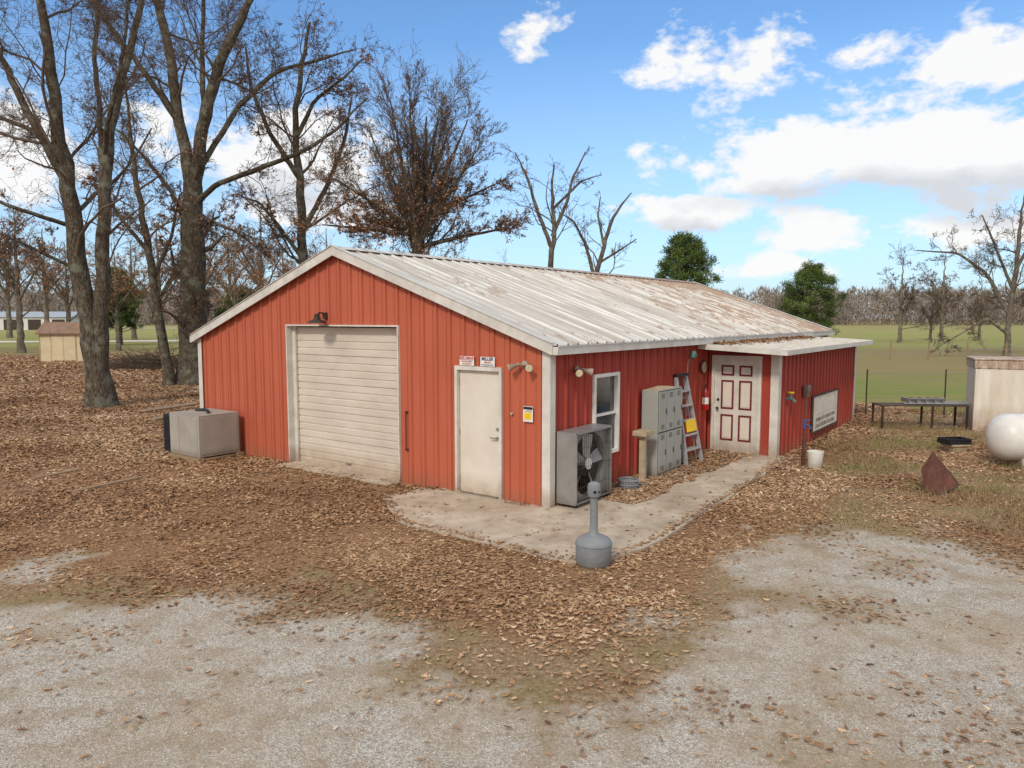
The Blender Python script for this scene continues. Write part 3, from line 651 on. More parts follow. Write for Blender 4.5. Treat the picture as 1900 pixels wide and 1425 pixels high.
roof=ribroof(-OV,LEN+OV,MID,zr(MID),-OV,zr(-OV),M_roof,"roof",parent=bld)
ribroof(-OV,LEN+OV,MID,zr(MID),WID+OV,zr(WID+OV),M_roof,"roof_slope",parent=roof)
mb=MB(); q=.16
mb.add([(-OV-.01,MID-q,zr(MID+q)+.04),(LEN+OV+.01,MID-q,zr(MID+q)+.04),(-OV-.01,MID,zr(MID)+.05),(LEN+OV+.01,MID,zr(MID)+.05),(-OV-.01,MID+q,zr(MID+q)+.04),(LEN+OV+.01,MID+q,zr(MID+q)+.04)],[(0,1,3,2),(2,3,5,4)])
mb.build("ridge_cap",M_roof,roof)
for lx in(-OV-.03,LEN+OV):
    for sgn in(-1,1):
        mb=MB(); g0=MID; g1=MID+sgn*(MID+OV+.02); z0,z1=zr(g0)+.045,zr(g1)+.045
        for (xa,xb,hh) in((lx,lx+.03,.17),(lx-.02 if lx<0 else lx-.06,lx+.09,.012)):
            vs=[(xa,g0,z0-hh),(xb,g0,z0-hh),(xb,g1,z1-hh),(xa,g1,z1-hh),(xa,g0,z0),(xb,g0,z0),(xb,g1,z1),(xa,g1,z1)]
            if hh<.1: vs=[(a,b_,c_+.013) for a,b_,c_ in vs]
            mb.add(vs,[(0,3,2,1),(4,5,6,7),(0,1,5,4),(1,2,6,5),(2,3,7,6),(3,0,4,7)])
        mb.build("rake_trim",M_trimup,roof)
for sg,g0 in((-1,-OV),(1,WID+OV)):
    mb=MB(); a,b_=sorted((g0+sg*.005,g0+sg*.115)); ze=zr(-OV)
    mb.box(-OV,LEN+OV,a,b_,ze-.13,ze-.12); 
    o_=b_ if sg>0 else a; mb.box(-OV,LEN+OV,min(o_,o_-sg*.008),max(o_,o_-sg*.008),ze-.12,ze-.01)
    mb.box(-OV,LEN+OV,min(o_+sg*.015,o_-sg*.01),max(o_+sg*.015,o_-sg*.01),ze-.01,ze+.004)
    i_=g0+sg*.008; mb.box(-OV,LEN+OV,min(i_,g0),max(i_,g0),ze-.12,ze-.02)
    for e_ in(-OV,LEN+OV-.01): mb.box(e_,e_+.01,a,b_,ze-.12,ze-.01)
    s0,s1=sorted((g0,0 if sg<0 else WID)); mb.box(-.05,LEN+.05,s0,s1,ze-.06,ze-.05)
    mb.build("gutter",M_trimup,roof)
# garage door
rec=.14; mb=MB(); prof=[]; top=GD[2]-.02
nsec=5; hs=top/nsec
for k in range(nsec):
    z0=k*hs; prof+=[(z0,.022),(z0+.012,0)]
    for j in range(1,4): zq=z0+hs*j/4; prof+=[(zq-.022,0),(zq-.012,.014),(zq+.004,.014),(zq+.014,0)]
    prof+=[(z0+hs-.008,0)]
prof.append((top,.018))
for (za,ha),(zb,hb) in zip(prof[:-1],prof[1:]): mb.quad([(rec+ha,GD[0],za),(rec+hb,GD[0],zb),(rec+hb,GD[1],zb),(rec+ha,GD[1],za)])
gd=mb.build("garage_door",M_garage,bld,smooth=False)
mb=MB(); fw=.028
mb.box(-.05,rec+.03,GD[1],GD[1]+fw,-.02,GD[2]+fw); mb.box(-.05,rec+.03,GD[0]-fw,GD[0],-.02,GD[2]+fw); mb.box(-.05,rec+.03,GD[0],GD[1],GD[2],GD[2]+fw)
mb.box(rec-.05,rec-.01,GD[1]-.09,GD[1],0,GD[2])
mb.build("frame",M_trim,gd)
mb=MB(); mb.box(-.35,.15,GD[0],GD[1],-.05,.02); mb.build("threshold",M_conc,gd)
mb=MB(); mb.box(rec-.03,rec,4.6,4.72,.12,.15); mb.build("handle",M_galv,gd)
# personnel door
mb=MB(); mb.box(.03,.07,PD[0]+.04,PD[1]-.04,.04,PD[2]-.04); pdr=mb.build("door",M_door,bld,bevel=.004)
mb=MB(); mb.box(-.045,.08,PD[0]-.015,PD[0]+.035,0,PD[2]+.03); mb.box(-.045,.08,PD[1]-.035,PD[1]+.015,0,PD[2]+.03); mb.box(-.045,.08,PD[0]+.035,PD[1]-.035,PD[2]-.035,PD[2]+.03); mb.box(-.05,.09,PD[0]+.035,PD[1]-.035,-.02,.04,1)
mb.build("frame",[M_trim,M_galv],pdr)
mb=MB(); mb.cyl((.03,PD[0]+.11,1.0),(-.03,PD[0]+.11,1.0),.024,.016); mb.cyl((-.03,PD[0]+.10,1.0),(-.03,PD[0]+.22,1.0),.011); mb.build("handle",M_galv,pdr,smooth=True)
mb=MB(); mb.cyl((.03,PD[0]+.11,1.14),(.012,PD[0]+.11,1.14),.026); mb.build("lock",M_galv,pdr,smooth=True)
for zh in(.25,1.05,1.85): MB().cyl((.022,PD[1]-.035,zh-.05),(.022,PD[1]-.035,zh+.05),.01).build("hinge",M_galv,pdr)
# window side
mb=MB(); g0,g1=-.042,.06
wl0,wl1,wz0,wz1=WN
mb.box(wl0-.02,wl0+.05,g0,g1,wz0-.02,wz1+.02);mb.box(wl1-.05,wl1+.02,g0,g1,wz0-.02,wz1+.02);mb.box(wl0+.05,wl1-.05,g0,g1,wz0-.02,wz0+.04);mb.box(wl0+.05,wl1-.05,g0,g1,wz1-.04,wz1+.02)
zm=(wz0+wz1)/2; mb.box(wl0+.05,wl1-.05,-.012,.04,zm-.02,zm+.02)
mb2=MB(); mb2.box(wl0+.05,wl1-.05,.02,.03,wz0+.04,zm-.02); mb2.box(wl0+.05,wl1-.05,.035,.045,zm+.02,wz1-.04)
wo=mb2.build("window",M_glass,bld); mb.build("frame",M_white,wo,bevel=.003)
mb=MB(); mb.box(wl0+.18,wl1-.2,.0,.018,wz0+.1,wz0+.42); mb.build("paper_notice",pm("dark_paper",lin(44,48,54),lin(54,58,64),3,.7),wo)
# lean-to
LT0,LT1,LG=6.25,13.45,-1.5
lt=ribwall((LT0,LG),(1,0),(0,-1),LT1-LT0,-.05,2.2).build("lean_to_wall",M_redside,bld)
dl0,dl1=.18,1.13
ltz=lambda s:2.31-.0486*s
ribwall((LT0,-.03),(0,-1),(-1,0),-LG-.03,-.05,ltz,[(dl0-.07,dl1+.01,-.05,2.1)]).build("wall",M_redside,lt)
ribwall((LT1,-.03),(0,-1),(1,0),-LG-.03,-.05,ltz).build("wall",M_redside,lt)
for a,sx in((LT0,-1),(LT1,1)):
    A0=a+sx*.046; B0=LG-.046; A1=a-sx*.14; B1=LG+.12; A2=a+sx*.04; B2=LG-.04
    lp=[(A0,B0),(A1,B0),(A1,B2),(A2,B2),(A2,B1),(A0,B1)]; mb=MB()
    mb.add([(p[0],p[1],-.05) for p in lp]+[(p[0],p[1],2.22) for p in lp],[(0,1,2,3,4,5),(6,7,8,9,10,11)]+[(i,(i+1)%6,6+(i+1)%6,6+i) for i in range(6)])
    mb.build("corner_trim",M_trim,lt)
RE,RG=13.9,-1.85
lr=ribroof(5.6,RE,-.1,2.345,RG,2.26,M_proof,"lean_to_roof",parent=bld,h=.018)
mb=MB(); 
def skew(mb,xa,xb,ga,za,gb,zb,hh): mb.add([(xa,ga,za-hh),(xb,ga,za-hh),(xb,gb,zb-hh),(xa,gb,zb-hh),(xa,ga,za),(xb,ga,za),(xb,gb,zb),(xa,gb,zb)],[(0,3,2,1),(4,5,6,7),(0,1,5,4),(1,2,6,5),(2,3,7,6),(3,0,4,7)])
skew(mb,5.57,5.60,-.05,2.37,RG-.03,2.28,.11); skew(mb,RE,RE+.03,-.05,2.37,RG-.03,2.28,.11); mb.box(5.6,RE,RG-.03,RG-.003,2.17,2.27)
skew(mb,5.62,RE-.05,-.05,2.335,RG+.02,2.245,.012)
mb.build("fascia",M_trimup,lr)
# leaves on lean-to roof
n=2200; ll=rng.uniform(5.9,13.0,n); g2_=-.12-np.abs(rng.normal(0,.24,n)); k=g2_>-1.5; ll,g2_=ll[k],g2_[k]; xy=[W(a,b_) for a,b_ in zip(ll,g2_)]
o=leafmesh("leaf_litter",np.array([p[0] for p in xy]),np.array([p[1] for p in xy]),2.345+(g2_+.1)*.048+.015+rng.uniform(0,.03,len(ll)),rng.uniform(.06,.12,len(ll)),.25,np.clip(rng.normal(.3,.25,len(ll)),0,1),M_leafg,False); o["kind"]="stuff"
# entry door (faces -l) panelled
ga,gb=-dl0,-dl1
ed=MB().box(LT0-.005,LT0+.035,gb,ga,.04,2.05).build("entry_door",M_trim,bld); ed["label"]="white six-panel entry door with maroon panel mouldings"
dw=(ga-gb)
def ring(y0,y1,z0,z1,w=.035,x0=-.018):
    mb=MB(); xx0=LT0+x0; xx1=LT0-.006
    mb.box(xx0,xx1,y0,y1,z0,z0+w);mb.box(xx0,xx1,y0,y1,z1-w,z1);mb.box(xx0,xx1,y0,y0+w,z0+w,z1-w);mb.box(xx0,xx1,y1-w,y1,z0+w,z1-w)
    mb.build("moulding",M_maroon,ed)
for (z0,z1) in((.28,.84),(.96,1.58),(1.68,1.9)):
    for j in(0,1): a=gb+dw*(.15+.41*j); ring(a,a+dw*.29,z0,z1)
for j in(0,1):
    for (z0,z1) in((.34,.78),(1.02,1.52)): a=gb+dw*(.15+.41*j)+.05; MB().box(LT0-.013,LT0-.006,a,a+dw*.29-.1,z0,z1).build("panel",M_door,ed,bevel=.003)
mb=MB(); mb.box(LT0-.05,LT0+.05,ga,ga+.06,0,2.11);mb.box(LT0-.05,LT0+.05,gb-.06,gb,0,2.11);mb.box(LT0-.05,LT0+.05,gb,ga,2.05,2.11);mb.box(LT0-.07,LT0+.05,gb,ga,-.02,.037); mb.build("frame",M_trim,ed)
mb=MB(); mb.cyl((LT0-.006,ga-.08,.97),(LT0-.05,ga-.08,.97),.013); mb.lathe([(.0,-.035),(.025,-.025),(.032,0),(.025,.02),(0,.03)],c=(LT0-.07,ga-.08,.97),n=16); mb.build("handle",M_dark,ed,smooth=True)
MB().cyl((LT0-.006,ga-.08,1.15),(LT0-.025,ga-.08,1.15),.028,n=14).build("lock",M_dark,ed,smooth=True)
mb=MB(); mb.box(LT0-.055,LT0-.04,gb+.3,ga-.25,2.125,2.19); mb.build("name_plate",M_maroon,bld)
# ----- things mounted on the walls -----
e=near("barn_light",0,5.05,"dark rusty gooseneck barn light above the garage door","lamp",z=2.93)
mb=MB(); mb.lathe([(.03,.02),(.06,.01),(.07,-.03),(.16,-.07),(.18,-.10),(.175,-.10),(.14,-.07)],c=(-.22,0,-.02),n=24); mb.build("lamp_shade",M_dark,e,smooth=True)
mb=MB(); mb.path([(-.02,0,.02),(-.1,0,.07),(-.18,0,.07),(-.22,0,.0)],.014); mb.box(-.05,-.02,-.05,.05,-.04,.08); mb.cyl((-.22,0,.05),(-.22,0,-.02),.05); mb.build("bracket",M_dark,e)
mb=MB(); mb.lathe([(0,-.16),(.045,-.14),(.05,-.09),(.0,-.06)],c=(-.22,0,0.02),n=16); mb.build("bulb",M_brass,e,smooth=True)
def flood(l,g,z,dirn,label):
    e=near("flood_light",l,g,label,"lamp",z=z); e["group"]="twin flood lights on the shop walls"
    tx=(lambda a,b_,c:(a,b_,c)) if dirn=='f' else (lambda a,b_,c:(-b_,a,c))
    mb=MB(); mb.cyl(tx(-.03,0,0),tx(-.055,0,0),.055); mb.path([tx(-.055,0,0),tx(-.10,0,-.005)],.02); mb.path([tx(-.09,.07,0),tx(-.09,-.07,0)],.016); mb.build("bracket",M_trim,e,smooth=True)
    for sgn in(-1,1):
        mb=MB(); a=Vector(tx(-.09,sgn*.07,0)); d=Vector(tx(-.7,sgn*.75,-.3)).normalized()
        mb.cyl(a,a+d*.07,.03,.032,18); mb.cyl(a+d*.07,a+d*.17,.034,.062,18,caps=False); mb.cyl(a+d*.165,a+d*.175,.058,.05,18,1)
        mb.build("lamp_head",[M_trim,M_brass],e,smooth=True)
flood(0,.42,2.2,'f',"weathered white twin flood light on red front wall")
flood(.72,0,2.1,'s',"weathered white twin flood light on red side wall")
def plate(name,l,g0,g1,z0,z1,mat,label,cat="sign"):
    e=near(name,l-.01,(g0+g1)/2,label,cat,z=(z0+z1)/2); w=(g1-g0)/2; h=(z1-z0)/2
    MB().box(-.034,-.028,-w,w,-h,h).build("panel",mat,e); return e,w,h
e,w,h=plate("sign",0,1.42,1.72,2.14,2.29,M_white,"small white sign with red lettering above the shop door")
text("BERGMAN",.062,(-.036,0,.045),FRONT,M_redink,e,sx=1.15,bold=.001)
mb=MB(); mb.box(-.0365,-.035,-.13,.13,.012,.018); mb.build("underline",M_blu2,e)
text("WELDING SUPPLY",.03,(-.036,0,-.012),FRONT,M_redink,e,sx=.95); text("SALES & SERVICE",.026,(-.036,0,-.048),FRONT,M_redink,e)
e,w,h=plate("sign",0,1.0,1.29,2.14,2.29,M_white,"small white sign with navy lettering above the shop door")
text("MILLER",.072,(-.036,0,.04),FRONT,M_blu2,e,sx=1.05,bold=.0015); text("Electric",.046,(-.036,0,-.01),FRONT,M_redink,e,shear=.3); text("Authorized Distributor",.026,(-.036,0,-.05),FRONT,M_blu2,e)
e,w,h=plate("notice_sign",0,.27,.45,1.32,1.56,M_white,"white and yellow safety notice on the red front wall")
mb=MB(); mb.box(-.036,-.0345,-.085,.085,.07,.112,1); mb.box(-.036,-.0345,-.06,.07,-.08,.02,0)
for k in range(3): mb.box(-.036,-.0345,-.07,.07-.02*k,.032+.012*k,.036+.012*k,1)
mb.build("print",[M_yellow,M_blackink],e)
mb=MB(); mb.cyl((-.0,0,0),(-.044,0,0),.022,n=16); o=mb.build("wall_button",M_tan,None,loc=(*W(0,.68),1.42),rot=(0,0,RB)); tag(o,"small round tan button on red front wall","button")
e=near("latch_bar",0,2.95,"dark rusty vertical bar beside the garage door","latch")
MB().path([(-.05,0,.62),(-.05,0,1.28)],.011).build("rod",M_rust,e)
for zz_ in(.6,1.26): MB().box(-.06,-.0,-.018,.018,zz_,zz_+.03).build("bracket",M_rust,e)
e=near("wall_conduit_lamp",5.0,-.05,"small weathered green dusk lamp on conduit down red wall","lamp")
MB().path([(0,-.02,.9),(0,-.02,2.0),(0,-.1,2.14)],.013).build("conduit",M_galv,e); mb=MB(); mb.lathe([(0,.09),(.05,.08),(.065,.02),(.06,-.05),(.03,-.08),(0,-.085)],c=(0,-.13,2.16),n=18); mb.cyl((0,-.18,2.16),(0,-.2,2.16),.045); mb.build("lamp_head",[M_teal],e,smooth=True)
e=near("round_wall_plate",5.9,-.035,"round brown thermometer dial on red side wall","thermometer",z=1.86)
MB().cyl((0,0,0),(0,-.03,0),.15,n=28).build("rim",M_rust,e); MB().cyl((0,-.031,0),(0,-.036,0),.12,n=28).build("dial",M_tan,e)
e=near("fire_extinguisher",5.85,-.13,"red fire extinguisher hanging on wall beside the entry door","fire extinguisher",z=.95)
mb=MB(); mb.lathe([(0,0),(.06,.005),(.066,.03),(.066,.36),(.05,.42),(.025,.45),(.02,.48)],n=20); mb.build("cylinder_body",M_fred,e,smooth=True)
mb=MB(); mb.cyl((0,0,.48),(0,0,.52),.018); mb.box(-.02,.09,-.012,.012,.52,.535); mb.box(-.02,.08,-.01,.01,.535,.565); mb.path([(-.02,0,.5),(-.08,0,.47),(-.09,0,.3),(-.085,0,.15)],.01); mb.build("valve",M_black,e)
MB().cyl((0,0,.13),(0,0,.27),.0675,n=20,caps=False).build("label_band",M_white,e)
e=near("electrical_box",8.2,LG-.035,"grey weatherproof electrical box on lean-to wall","electrical box",z=1.25)
MB().box(-.09,.09,-.1,-.0,-.13,.13).build("box_body",M_galv,e,bevel=.008); MB().path([(0,-.05,-.13),(0,-.05,-1.1)],.012).build("conduit",M_galv,e); MB().box(-.1,.1,-.115,-.1,-.02,.14).build("lid",M_galv,e,bevel=.004)
e=near("wall_spigot",6.8,LG-.03,"green and yellow hose valve on lean-to wall","valve",z=1.2)
mb=MB(); mb.path([(0,0,0),(0,-.14,.0),(0,-.2,-.07)],.028); mb.cyl((0,-.1,0),(0,-.1,.12),.03); mb.build("pipe_body",M_teal,e); MB().cyl((0,-.1,.12),(0,-.1,.15),.07,n=10).build("wheel_knob",M_yellow,e)
e=near("sign_board",10.1,LG-.045,"faded white framed sign board with dark lettering on lean-to wall","sign",z=.0)
M_board=pm("faded_board",lin(224,218,204),lin(192,181,163),3,.8,bump=.2)
MB().box(-1.2,1.2,-.02,.0,.22,1.04).build("board",M_board,e)
mb=MB(); 
for (a,b_,c_,d) in((-1.23,1.23,.18,.22),(-1.23,1.23,1.04,1.08),(-1.23,-1.2,.22,1.04),(1.2,1.23,.22,1.04)): mb.box(a,b_,-.035,.005,c_,d)
mb.build("frame",M_brown,e)
text("GENERAL AUTO & SPECIALTY ITEMS",.12,(0,-.0225,.47),SIDE,M_fadeink,e,sx=.95); text("CAR ACCESSORIES COLLECTIBLES",.12,(0,-.0225,.32),SIDE,M_fadeink,e,sx=1.0)
MB().box(-.95,.95,-.024,-.0205,.62,.93).build("faded_patch",pm("faded_paint_patch",lin(228,222,208),lin(200,188,170),5,.8),e)
# ---------------- standing things ----------------
e=near("industrial_fan",.66,-.23,"large galvanised square shop fan on casters against the red wall","fan")
def sqring(mb,y,half,r,zc,n=40,m=0):
    vs=[];
    for i in range(n):
        a=2*math.pi*i/n; c,s=math.cos(a),math.sin(a); k=half/max(abs(c),abs(s)); vs.append((c*k,y,zc+s*k))
    for i in range(n):
        a=2*math.pi*i/n; vs.append((math.cos(a)*r,y,zc+math.sin(a)*r))
    mb.add(vs,[(i,(i+1)%n,n+(i+1)%n,n+i) for i in range(n)],m)
zc=.64;hf=.54
mb=MB(); mb.box(-hf,-hf+.012,-.17,.17,zc-hf,zc+hf);mb.box(hf-.012,hf,-.17,.17,zc-hf,zc+hf);mb.box(-hf,hf,-.17,.17,zc+hf,zc+hf+.012);mb.box(-hf,hf,-.17,.17,zc-hf-.012,zc-hf)
sqring(mb,-.09,hf-.012,.50,zc,56); sqring(mb,.16,hf-.012,.50,zc,56)
mb.cyl((0,-.09,zc),(0,.03,zc),.50,.49,56,caps=False)
for s_ in(-1,1): mb.box(s_*hf-.02*(s_>0),s_*hf+.02*(s_<0),-.185,-.17,zc-hf,zc+hf); mb.box(-hf,hf,-.185,-.17,zc+s_*hf-(.02 if s_>0 else 0),zc+s_*hf+(.02 if s_<0 else 0))
mb.build("housing",M_galv,e)
MB().box(-hf+.015,hf-.015,.165,.172,zc-hf+.01,zc+hf-.01).build("rear_screen",M_dark,e)
for i in range(5):
    a=2*math.pi*i/5+.2; mb=MB(); vs=[]
    for k in range(6):
        r=.06+.41*k/5; wd=.06+.07*k/5; tw=R(38-14*k/5)
        for s_ in(-1,1):
            aa=a+s_*wd*math.cos(tw)/max(r,.14)*.8; vs.append((math.cos(aa)*r,-.02+s_*wd*math.sin(tw)*.8,zc+math.sin(aa)*r))
    n=len(vs); vs+= [(p[0],p[1]+.004,p[2]) for p in vs]
    fs=[(2*k,2*k+1,2*k+3,2*k+2) for k in range(5)]+[(n+2*k,n+2*k+2,n+2*k+3,n+2*k+1) for k in range(5)]
    mb.add(vs,fs).build("blade",M_blade,e)
mb=MB(); mb.cyl((0,-.06,zc),(0,.15,zc),.05,n=20); mb.cyl((0,-.08,zc),(0,-.06,zc),.09,n=24); mb.build("hub",M_white,e,smooth=True)
mb=MB(); mb.cyl((.18,.05,zc-.33),(.18,.15,zc-.33),.08,n=18); mb.box(-hf+.02,hf-.02,.08,.11,zc-.43,zc-.40); mb.build("motor",M_dark,e,smooth=True)
mb=MB()
for i in range(-8,9): xx=i*.058; mb.cyl((xx,-.172,zc-hf+.02),(xx,-.172,zc+hf-.02),.0025,n=5)
for zz_ in(-.3,0,.3): mb.cyl((-hf+.02,-.176,zc+zz_),(hf-.02,-.176,zc+zz_),.0035,n=5)
mb.build("grille",M_dark,e)
for a,b_ in((-.48,-.13),(.48,-.13),(-.48,.13),(.48,.13)):
    mb=MB(); mb.cyl((a-.012,b_,.078),(a+.012,b_,.078),.04,n=16); mb.box(a-.02,a+.02,b_-.02,b_+.02,.07,.1); mb.build("wheel",M_black,e)
# lockers
e=near("locker_cabinet",3.5,-.22,"old grey-green metal lockers with rusty top against the red wall","lockers")
MB().box(-.53,.53,-.16,.16,.04,1.6).build("cabinet_body",M_lock,e,bevel=.006)
MB().box(-.515,.515,-.163,-.161,.07,1.585).build("door_gap_shade",M_lockd,e)  # dark sheet standing in for the shade between the doors
for ci in range(3):
    for ri in range(2):
        x0=-.52+ci*.347; z0=.08+ri*.755; mb=MB(); mb.box(x0+.012,x0+.335,-.178,-.165,z0+.008,z0+.735); 
        for k in range(4): mb.box(x0+.1,x0+.24,-.181,-.178,z0+.62+k*.024,z0+.63+k*.024,1); mb.box(x0+.1,x0+.24,-.181,-.178,z0+.05+k*.024,z0+.06+k*.024,1)
        mb.box(x0+.285,x0+.305,-.19,-.178,z0+.32,z0+.42,1); d=mb.build("locker_door",[M_lock,M_lockd],e,bevel=.002)
mb=MB(); mb.add([(-.5,-.12,1.6),(.4,-.12,1.6),(.4,.15,1.6),(-.5,.15,1.6),(-.2,0,1.66),(.1,.03,1.64)],[(0,1,5,4),(1,2,5),(2,3,4,5),(3,0,4)]); mb.build("debris_cover",M_tan,e)
# pedestal
e=near("pedestal_stand",2.55,-.3,"tan weathered post stand with a small stone top","stand")
MB().box(-.05,.05,-.05,.05,.02,.84).build("post",M_tan,e,bevel=.008); MB().box(-.16,.16,-.13,.13,.84,.93).box(-.11,.11,-.09,.09,.8,.84).build("top",M_tan,e,bevel=.01); MB().box(-.11,.11,-.11,.11,.0,.05).build("base",M_tan,e,bevel=.01)
e=near("hose_coil",1.9,-.36,"coiled grey blue hose lying on the pad","hose")
mb=MB()
for k in range(4):
    r0=.15+.012*(k%2)
    pts=[(math.cos(a)*r0,math.sin(a)*r0,.06+.037*k) for a in np.linspace(0,6.283,25)]; mb.path(pts,.021,8)
mb.build("hose_loops",M_grey,e,smooth=True); MB().path([(.15,0,.06),(.25,-.05,.06),(.3,-.12,.06)],.02).build("hose_end",M_grey,e)
# stepladder
e=near("stepladder",4.6,-.42,"folded aluminium stepladder with yellow tray leaning on the wall","ladder",dr=R(-4))
LT=Matrix.Rotation(R(-11),4,'X')
def TP(p): return LT@Vector(p)
for s_ in(-1,1):
    mb=MB(); b0,b1=.33,.2
    mb.add([TP(p) for p in [(s_*b0-.03,-.03,.0),(s_*b0+.03,-.03,0),(s_*b1+.03,-.03,1.75),(s_*b1-.03,-.03,1.75),(s_*b0-.03,.03,.0),(s_*b0+.03,.03,0),(s_*b1+.03,.03,1.75),(s_*b1-.03,.03,1.75)]],[(0,1,2,3),(7,6,5,4),(0,4,5,1),(1,5,6,2),(2,6,7,3),(3,7,4,0)])
    mb.build("side_rail",M_alu,e,loc=(0,0,.04))
for k in range(5):
    z0=.28+k*.29; w=.32-.12*z0/1.75; MB().box(-w,w,-.05,.03,z0-.022,z0+.022,0,LT).build("step",M_alu,e,loc=(0,0,.04))
MB().box(-.2,.2,-.07,-.045,.62,.86,0,LT).build("tray",M_yellow,e,loc=(0,0,.04),bevel=.01)
MB().box(-.24,.24,-.07,.07,1.73,1.79,0,LT).build("top_cap",M_black,e,loc=(0,0,.04),bevel=.01)
for s_ in(-1,1): MB().cyl(TP((s_*.28,.09,.05)),TP((s_*.18,.05,1.7)),.014).build("rear_leg",M_alu,e,loc=(0,0,.04))
for k in range(3): MB().cyl(TP((-.27+.03*k,.085,.3+.5*k)),TP((.27-.03*k,.085,.3+.5*k)),.012).build("brace",M_alu,e,loc=(0,0,.04))
# smokers receptacle
x_,y_=gp(1101,1046); e=empty("cigarette_receptacle",(x_,y_,.0),0,"grey plastic cigarette receptacle with tall neck at pad corner","ash receptacle")
mb=MB(); mb.lathe([(0,0),(.195,.0),(.205,.015),(.21,.03),(.213,.24),(.218,.245),(.218,.262),(.21,.27)],n=40); mb.build("bucket",M_grey,e,smooth=True)
mb=MB(); mb.lathe([(.212,.27),(.208,.285),(.18,.315),(.12,.345),(.07,.36),(.052,.39),(.048,.46),(.044,.78),(.046,.80)],n=40); mb.build("neck",M_grey,e,smooth=True)
mb=MB(); mb.lathe([(.046,.80),(.07,.815),(.078,.85),(.078,.93),(.07,.965),(.04,.985),(0,.99)],n=32); mb.cyl((.0,-.0785,.88),(0,-.074,.88),.02,n=14,m=1); mb.cyl((.05,-.062,.88),(.052,-.066,.88),.012,n=14,m=1); mb.build("head",[M_grey,M_black],e,smooth=True)
mb=MB(); ang=[2*math.pi*i/24 for i in range(25)]
pts=[(math.sin(.2+.28*math.cos(a)*.8)*.2135,-math.cos(.2+.28*math.cos(a)*.8)*.2135,.14+.05*math.sin(a)) for a in ang]
mb.path(pts,.003,5); mb.build("emblem",pm("emblem_grey",lin(150,154,158),lin(140,144,148),4,.5),e)
# AC unit
e=near("air_conditioner_unit",-.62,8.45,"old grey packaged air conditioner sitting in leaves on boards","air conditioner")
hx,hy=.46,.72
MB().box(-hx,hx,-hy,hy-.34,.08,.92).build("cabinet_body",M_acgrey,e,bevel=.012)
mb=MB(); mb.box(-hx+.12,hx+.05,hy-.32,hy+.12,.06,.86)
for k in range(16): zz_=.12+k*.045; mb.box(-hx+.10,-hx+.12,hy-.30,hy+.10,zz_,zz_+.018)
mb.build("coil_grille",M_black,e)
for bx_ in((-hx-.008,-hx,-hy+.06,-.02),(-hx-.008,-hx,.02,hy-.4),(-hx+.05,hx-.05,-hy-.008,-hy)): MB().box(*bx_,.14,.88).build("access_panel",M_acgrey,e,bevel=.004)
MB().box(-hx,hx,-hy,hy-.34,.92,.935).build("top_lid",M_acgrey,e,bevel=.004)
for xx in((-hx-.05,-hx+.08),(hx-.08,hx+.05)): MB().box(*xx,-hy-.05,hy-.35,-.02,.078).build("skid",M_wood,e)
mb=MB(); mb.path([(-.1,-.5,.96),(.0,-.3,.98),(.1,-.05,.97),(0,.15,.96)],.03,8); mb.build("rubber_scrap",M_black,e)
def plank(pa,pb,w,label,z=.03):
    a=Vector((*gp(*pa),0));b_=Vector((*gp(*pb),0)); L=(b_-a).length; m=(a+b_)/2
    o=MB().box(-L/2,L/2,-w/2,w/2,-.02,.025).build("plank",M_wood,None,bevel=.005,loc=(m.x,m.y,z),rot=(R(2),0,math.atan2(b_.y-a.y,b_.x-a.x))); tag(o,label,"plank","loose planks in the leaves")
plank((372,858),(475,838),.12,"pale weathered plank lying in leaves by the wall"); plank((135,915),(262,888),.1,"grey plank half buried in fallen leaves",.02); plank((60,890),(150,872),.1,"grey plank half buried in fallen leaves",.01)
plank((262,766),(360,752),.35,"flat weathered boards lying behind the old unit",.05); plank((280,782),(365,766),.3,"flat weathered boards lying behind the old unit",.05)
# yard hydrant + bucket
M_postb=pm("dull_brown_post",lin(98,58,50),lin(78,48,42),5,.7)
x_,y_=gp(1490,864); e=empty("yard_hydrant",(x_,y_,0),0,"blue-headed yard hydrant on brown post beside lean-to","water hydrant")
MB().cyl((0,0,-.05),(0,0,.76),.022).box(-.03,.03,-.03,.03,-.02,.5).build("post",M_postb,e)
mb=MB(); mb.cyl((0,0,.74),(0,0,.88),.034,.03); mb.path([(0,0,.82),(.08,-.04,.8),(.11,-.05,.74)],.018); mb.path([(0,0,.88),(-.05,0,.9),(.12,0,.91)],.012); mb.build("spout_head",M_blue,e)
x_,y_=gp(1512,868); e=empty("bucket",(x_,y_,0),0,"dirty white plastic bucket on the ground near lean-to","bucket")
mb=MB(); mb.lathe([(0,.005),(.125,.0),(.15,.3),(.155,.3),(.155,.33),(.145,.33),(.14,.3),(.12,.02),(0,.02)],n=28); mb.build("bucket_body",M_tank,e,smooth=True); mb=MB(); mb.path([(math.cos(a)*.155,-.02-math.sin(a)*.05,.3-math.sin(a)*.16) for a in np.linspace(0,3.14,12)],.004,6); mb.build("handle",M_galv,e)
# rust hopper: folded sheet-metal funnel lying on its side, mouth open
x_,y_=gp(1738,915); e=empty("rusty_hopper",(x_,y_,0),0,"dark rusty sheet-steel funnel lying tilted on dry ground","hopper")
A_=(-.22,-.05,.0);B_=(-.25,.05,.38);C_=(.0,.18,.68);D_=(.24,.06,.34);E_=(.30,-.12,.16);Fv=(-.02,-.16,.02);G_=(.12,.34,.02)
mb=MB(); mb.add([A_,B_,C_,D_,E_,Fv,G_],[(0,5,2,1),(5,4,3,2),(4,6,3),(6,2,3),(0,1,6),(1,2,6)])
mb.build("funnel_shell",M_rust,e)
mb=MB(); mb.path([A_,Fv,E_,D_],.012,6); mb.path([Fv,C_],.008,6); mb.build("rim",M_brown,e)
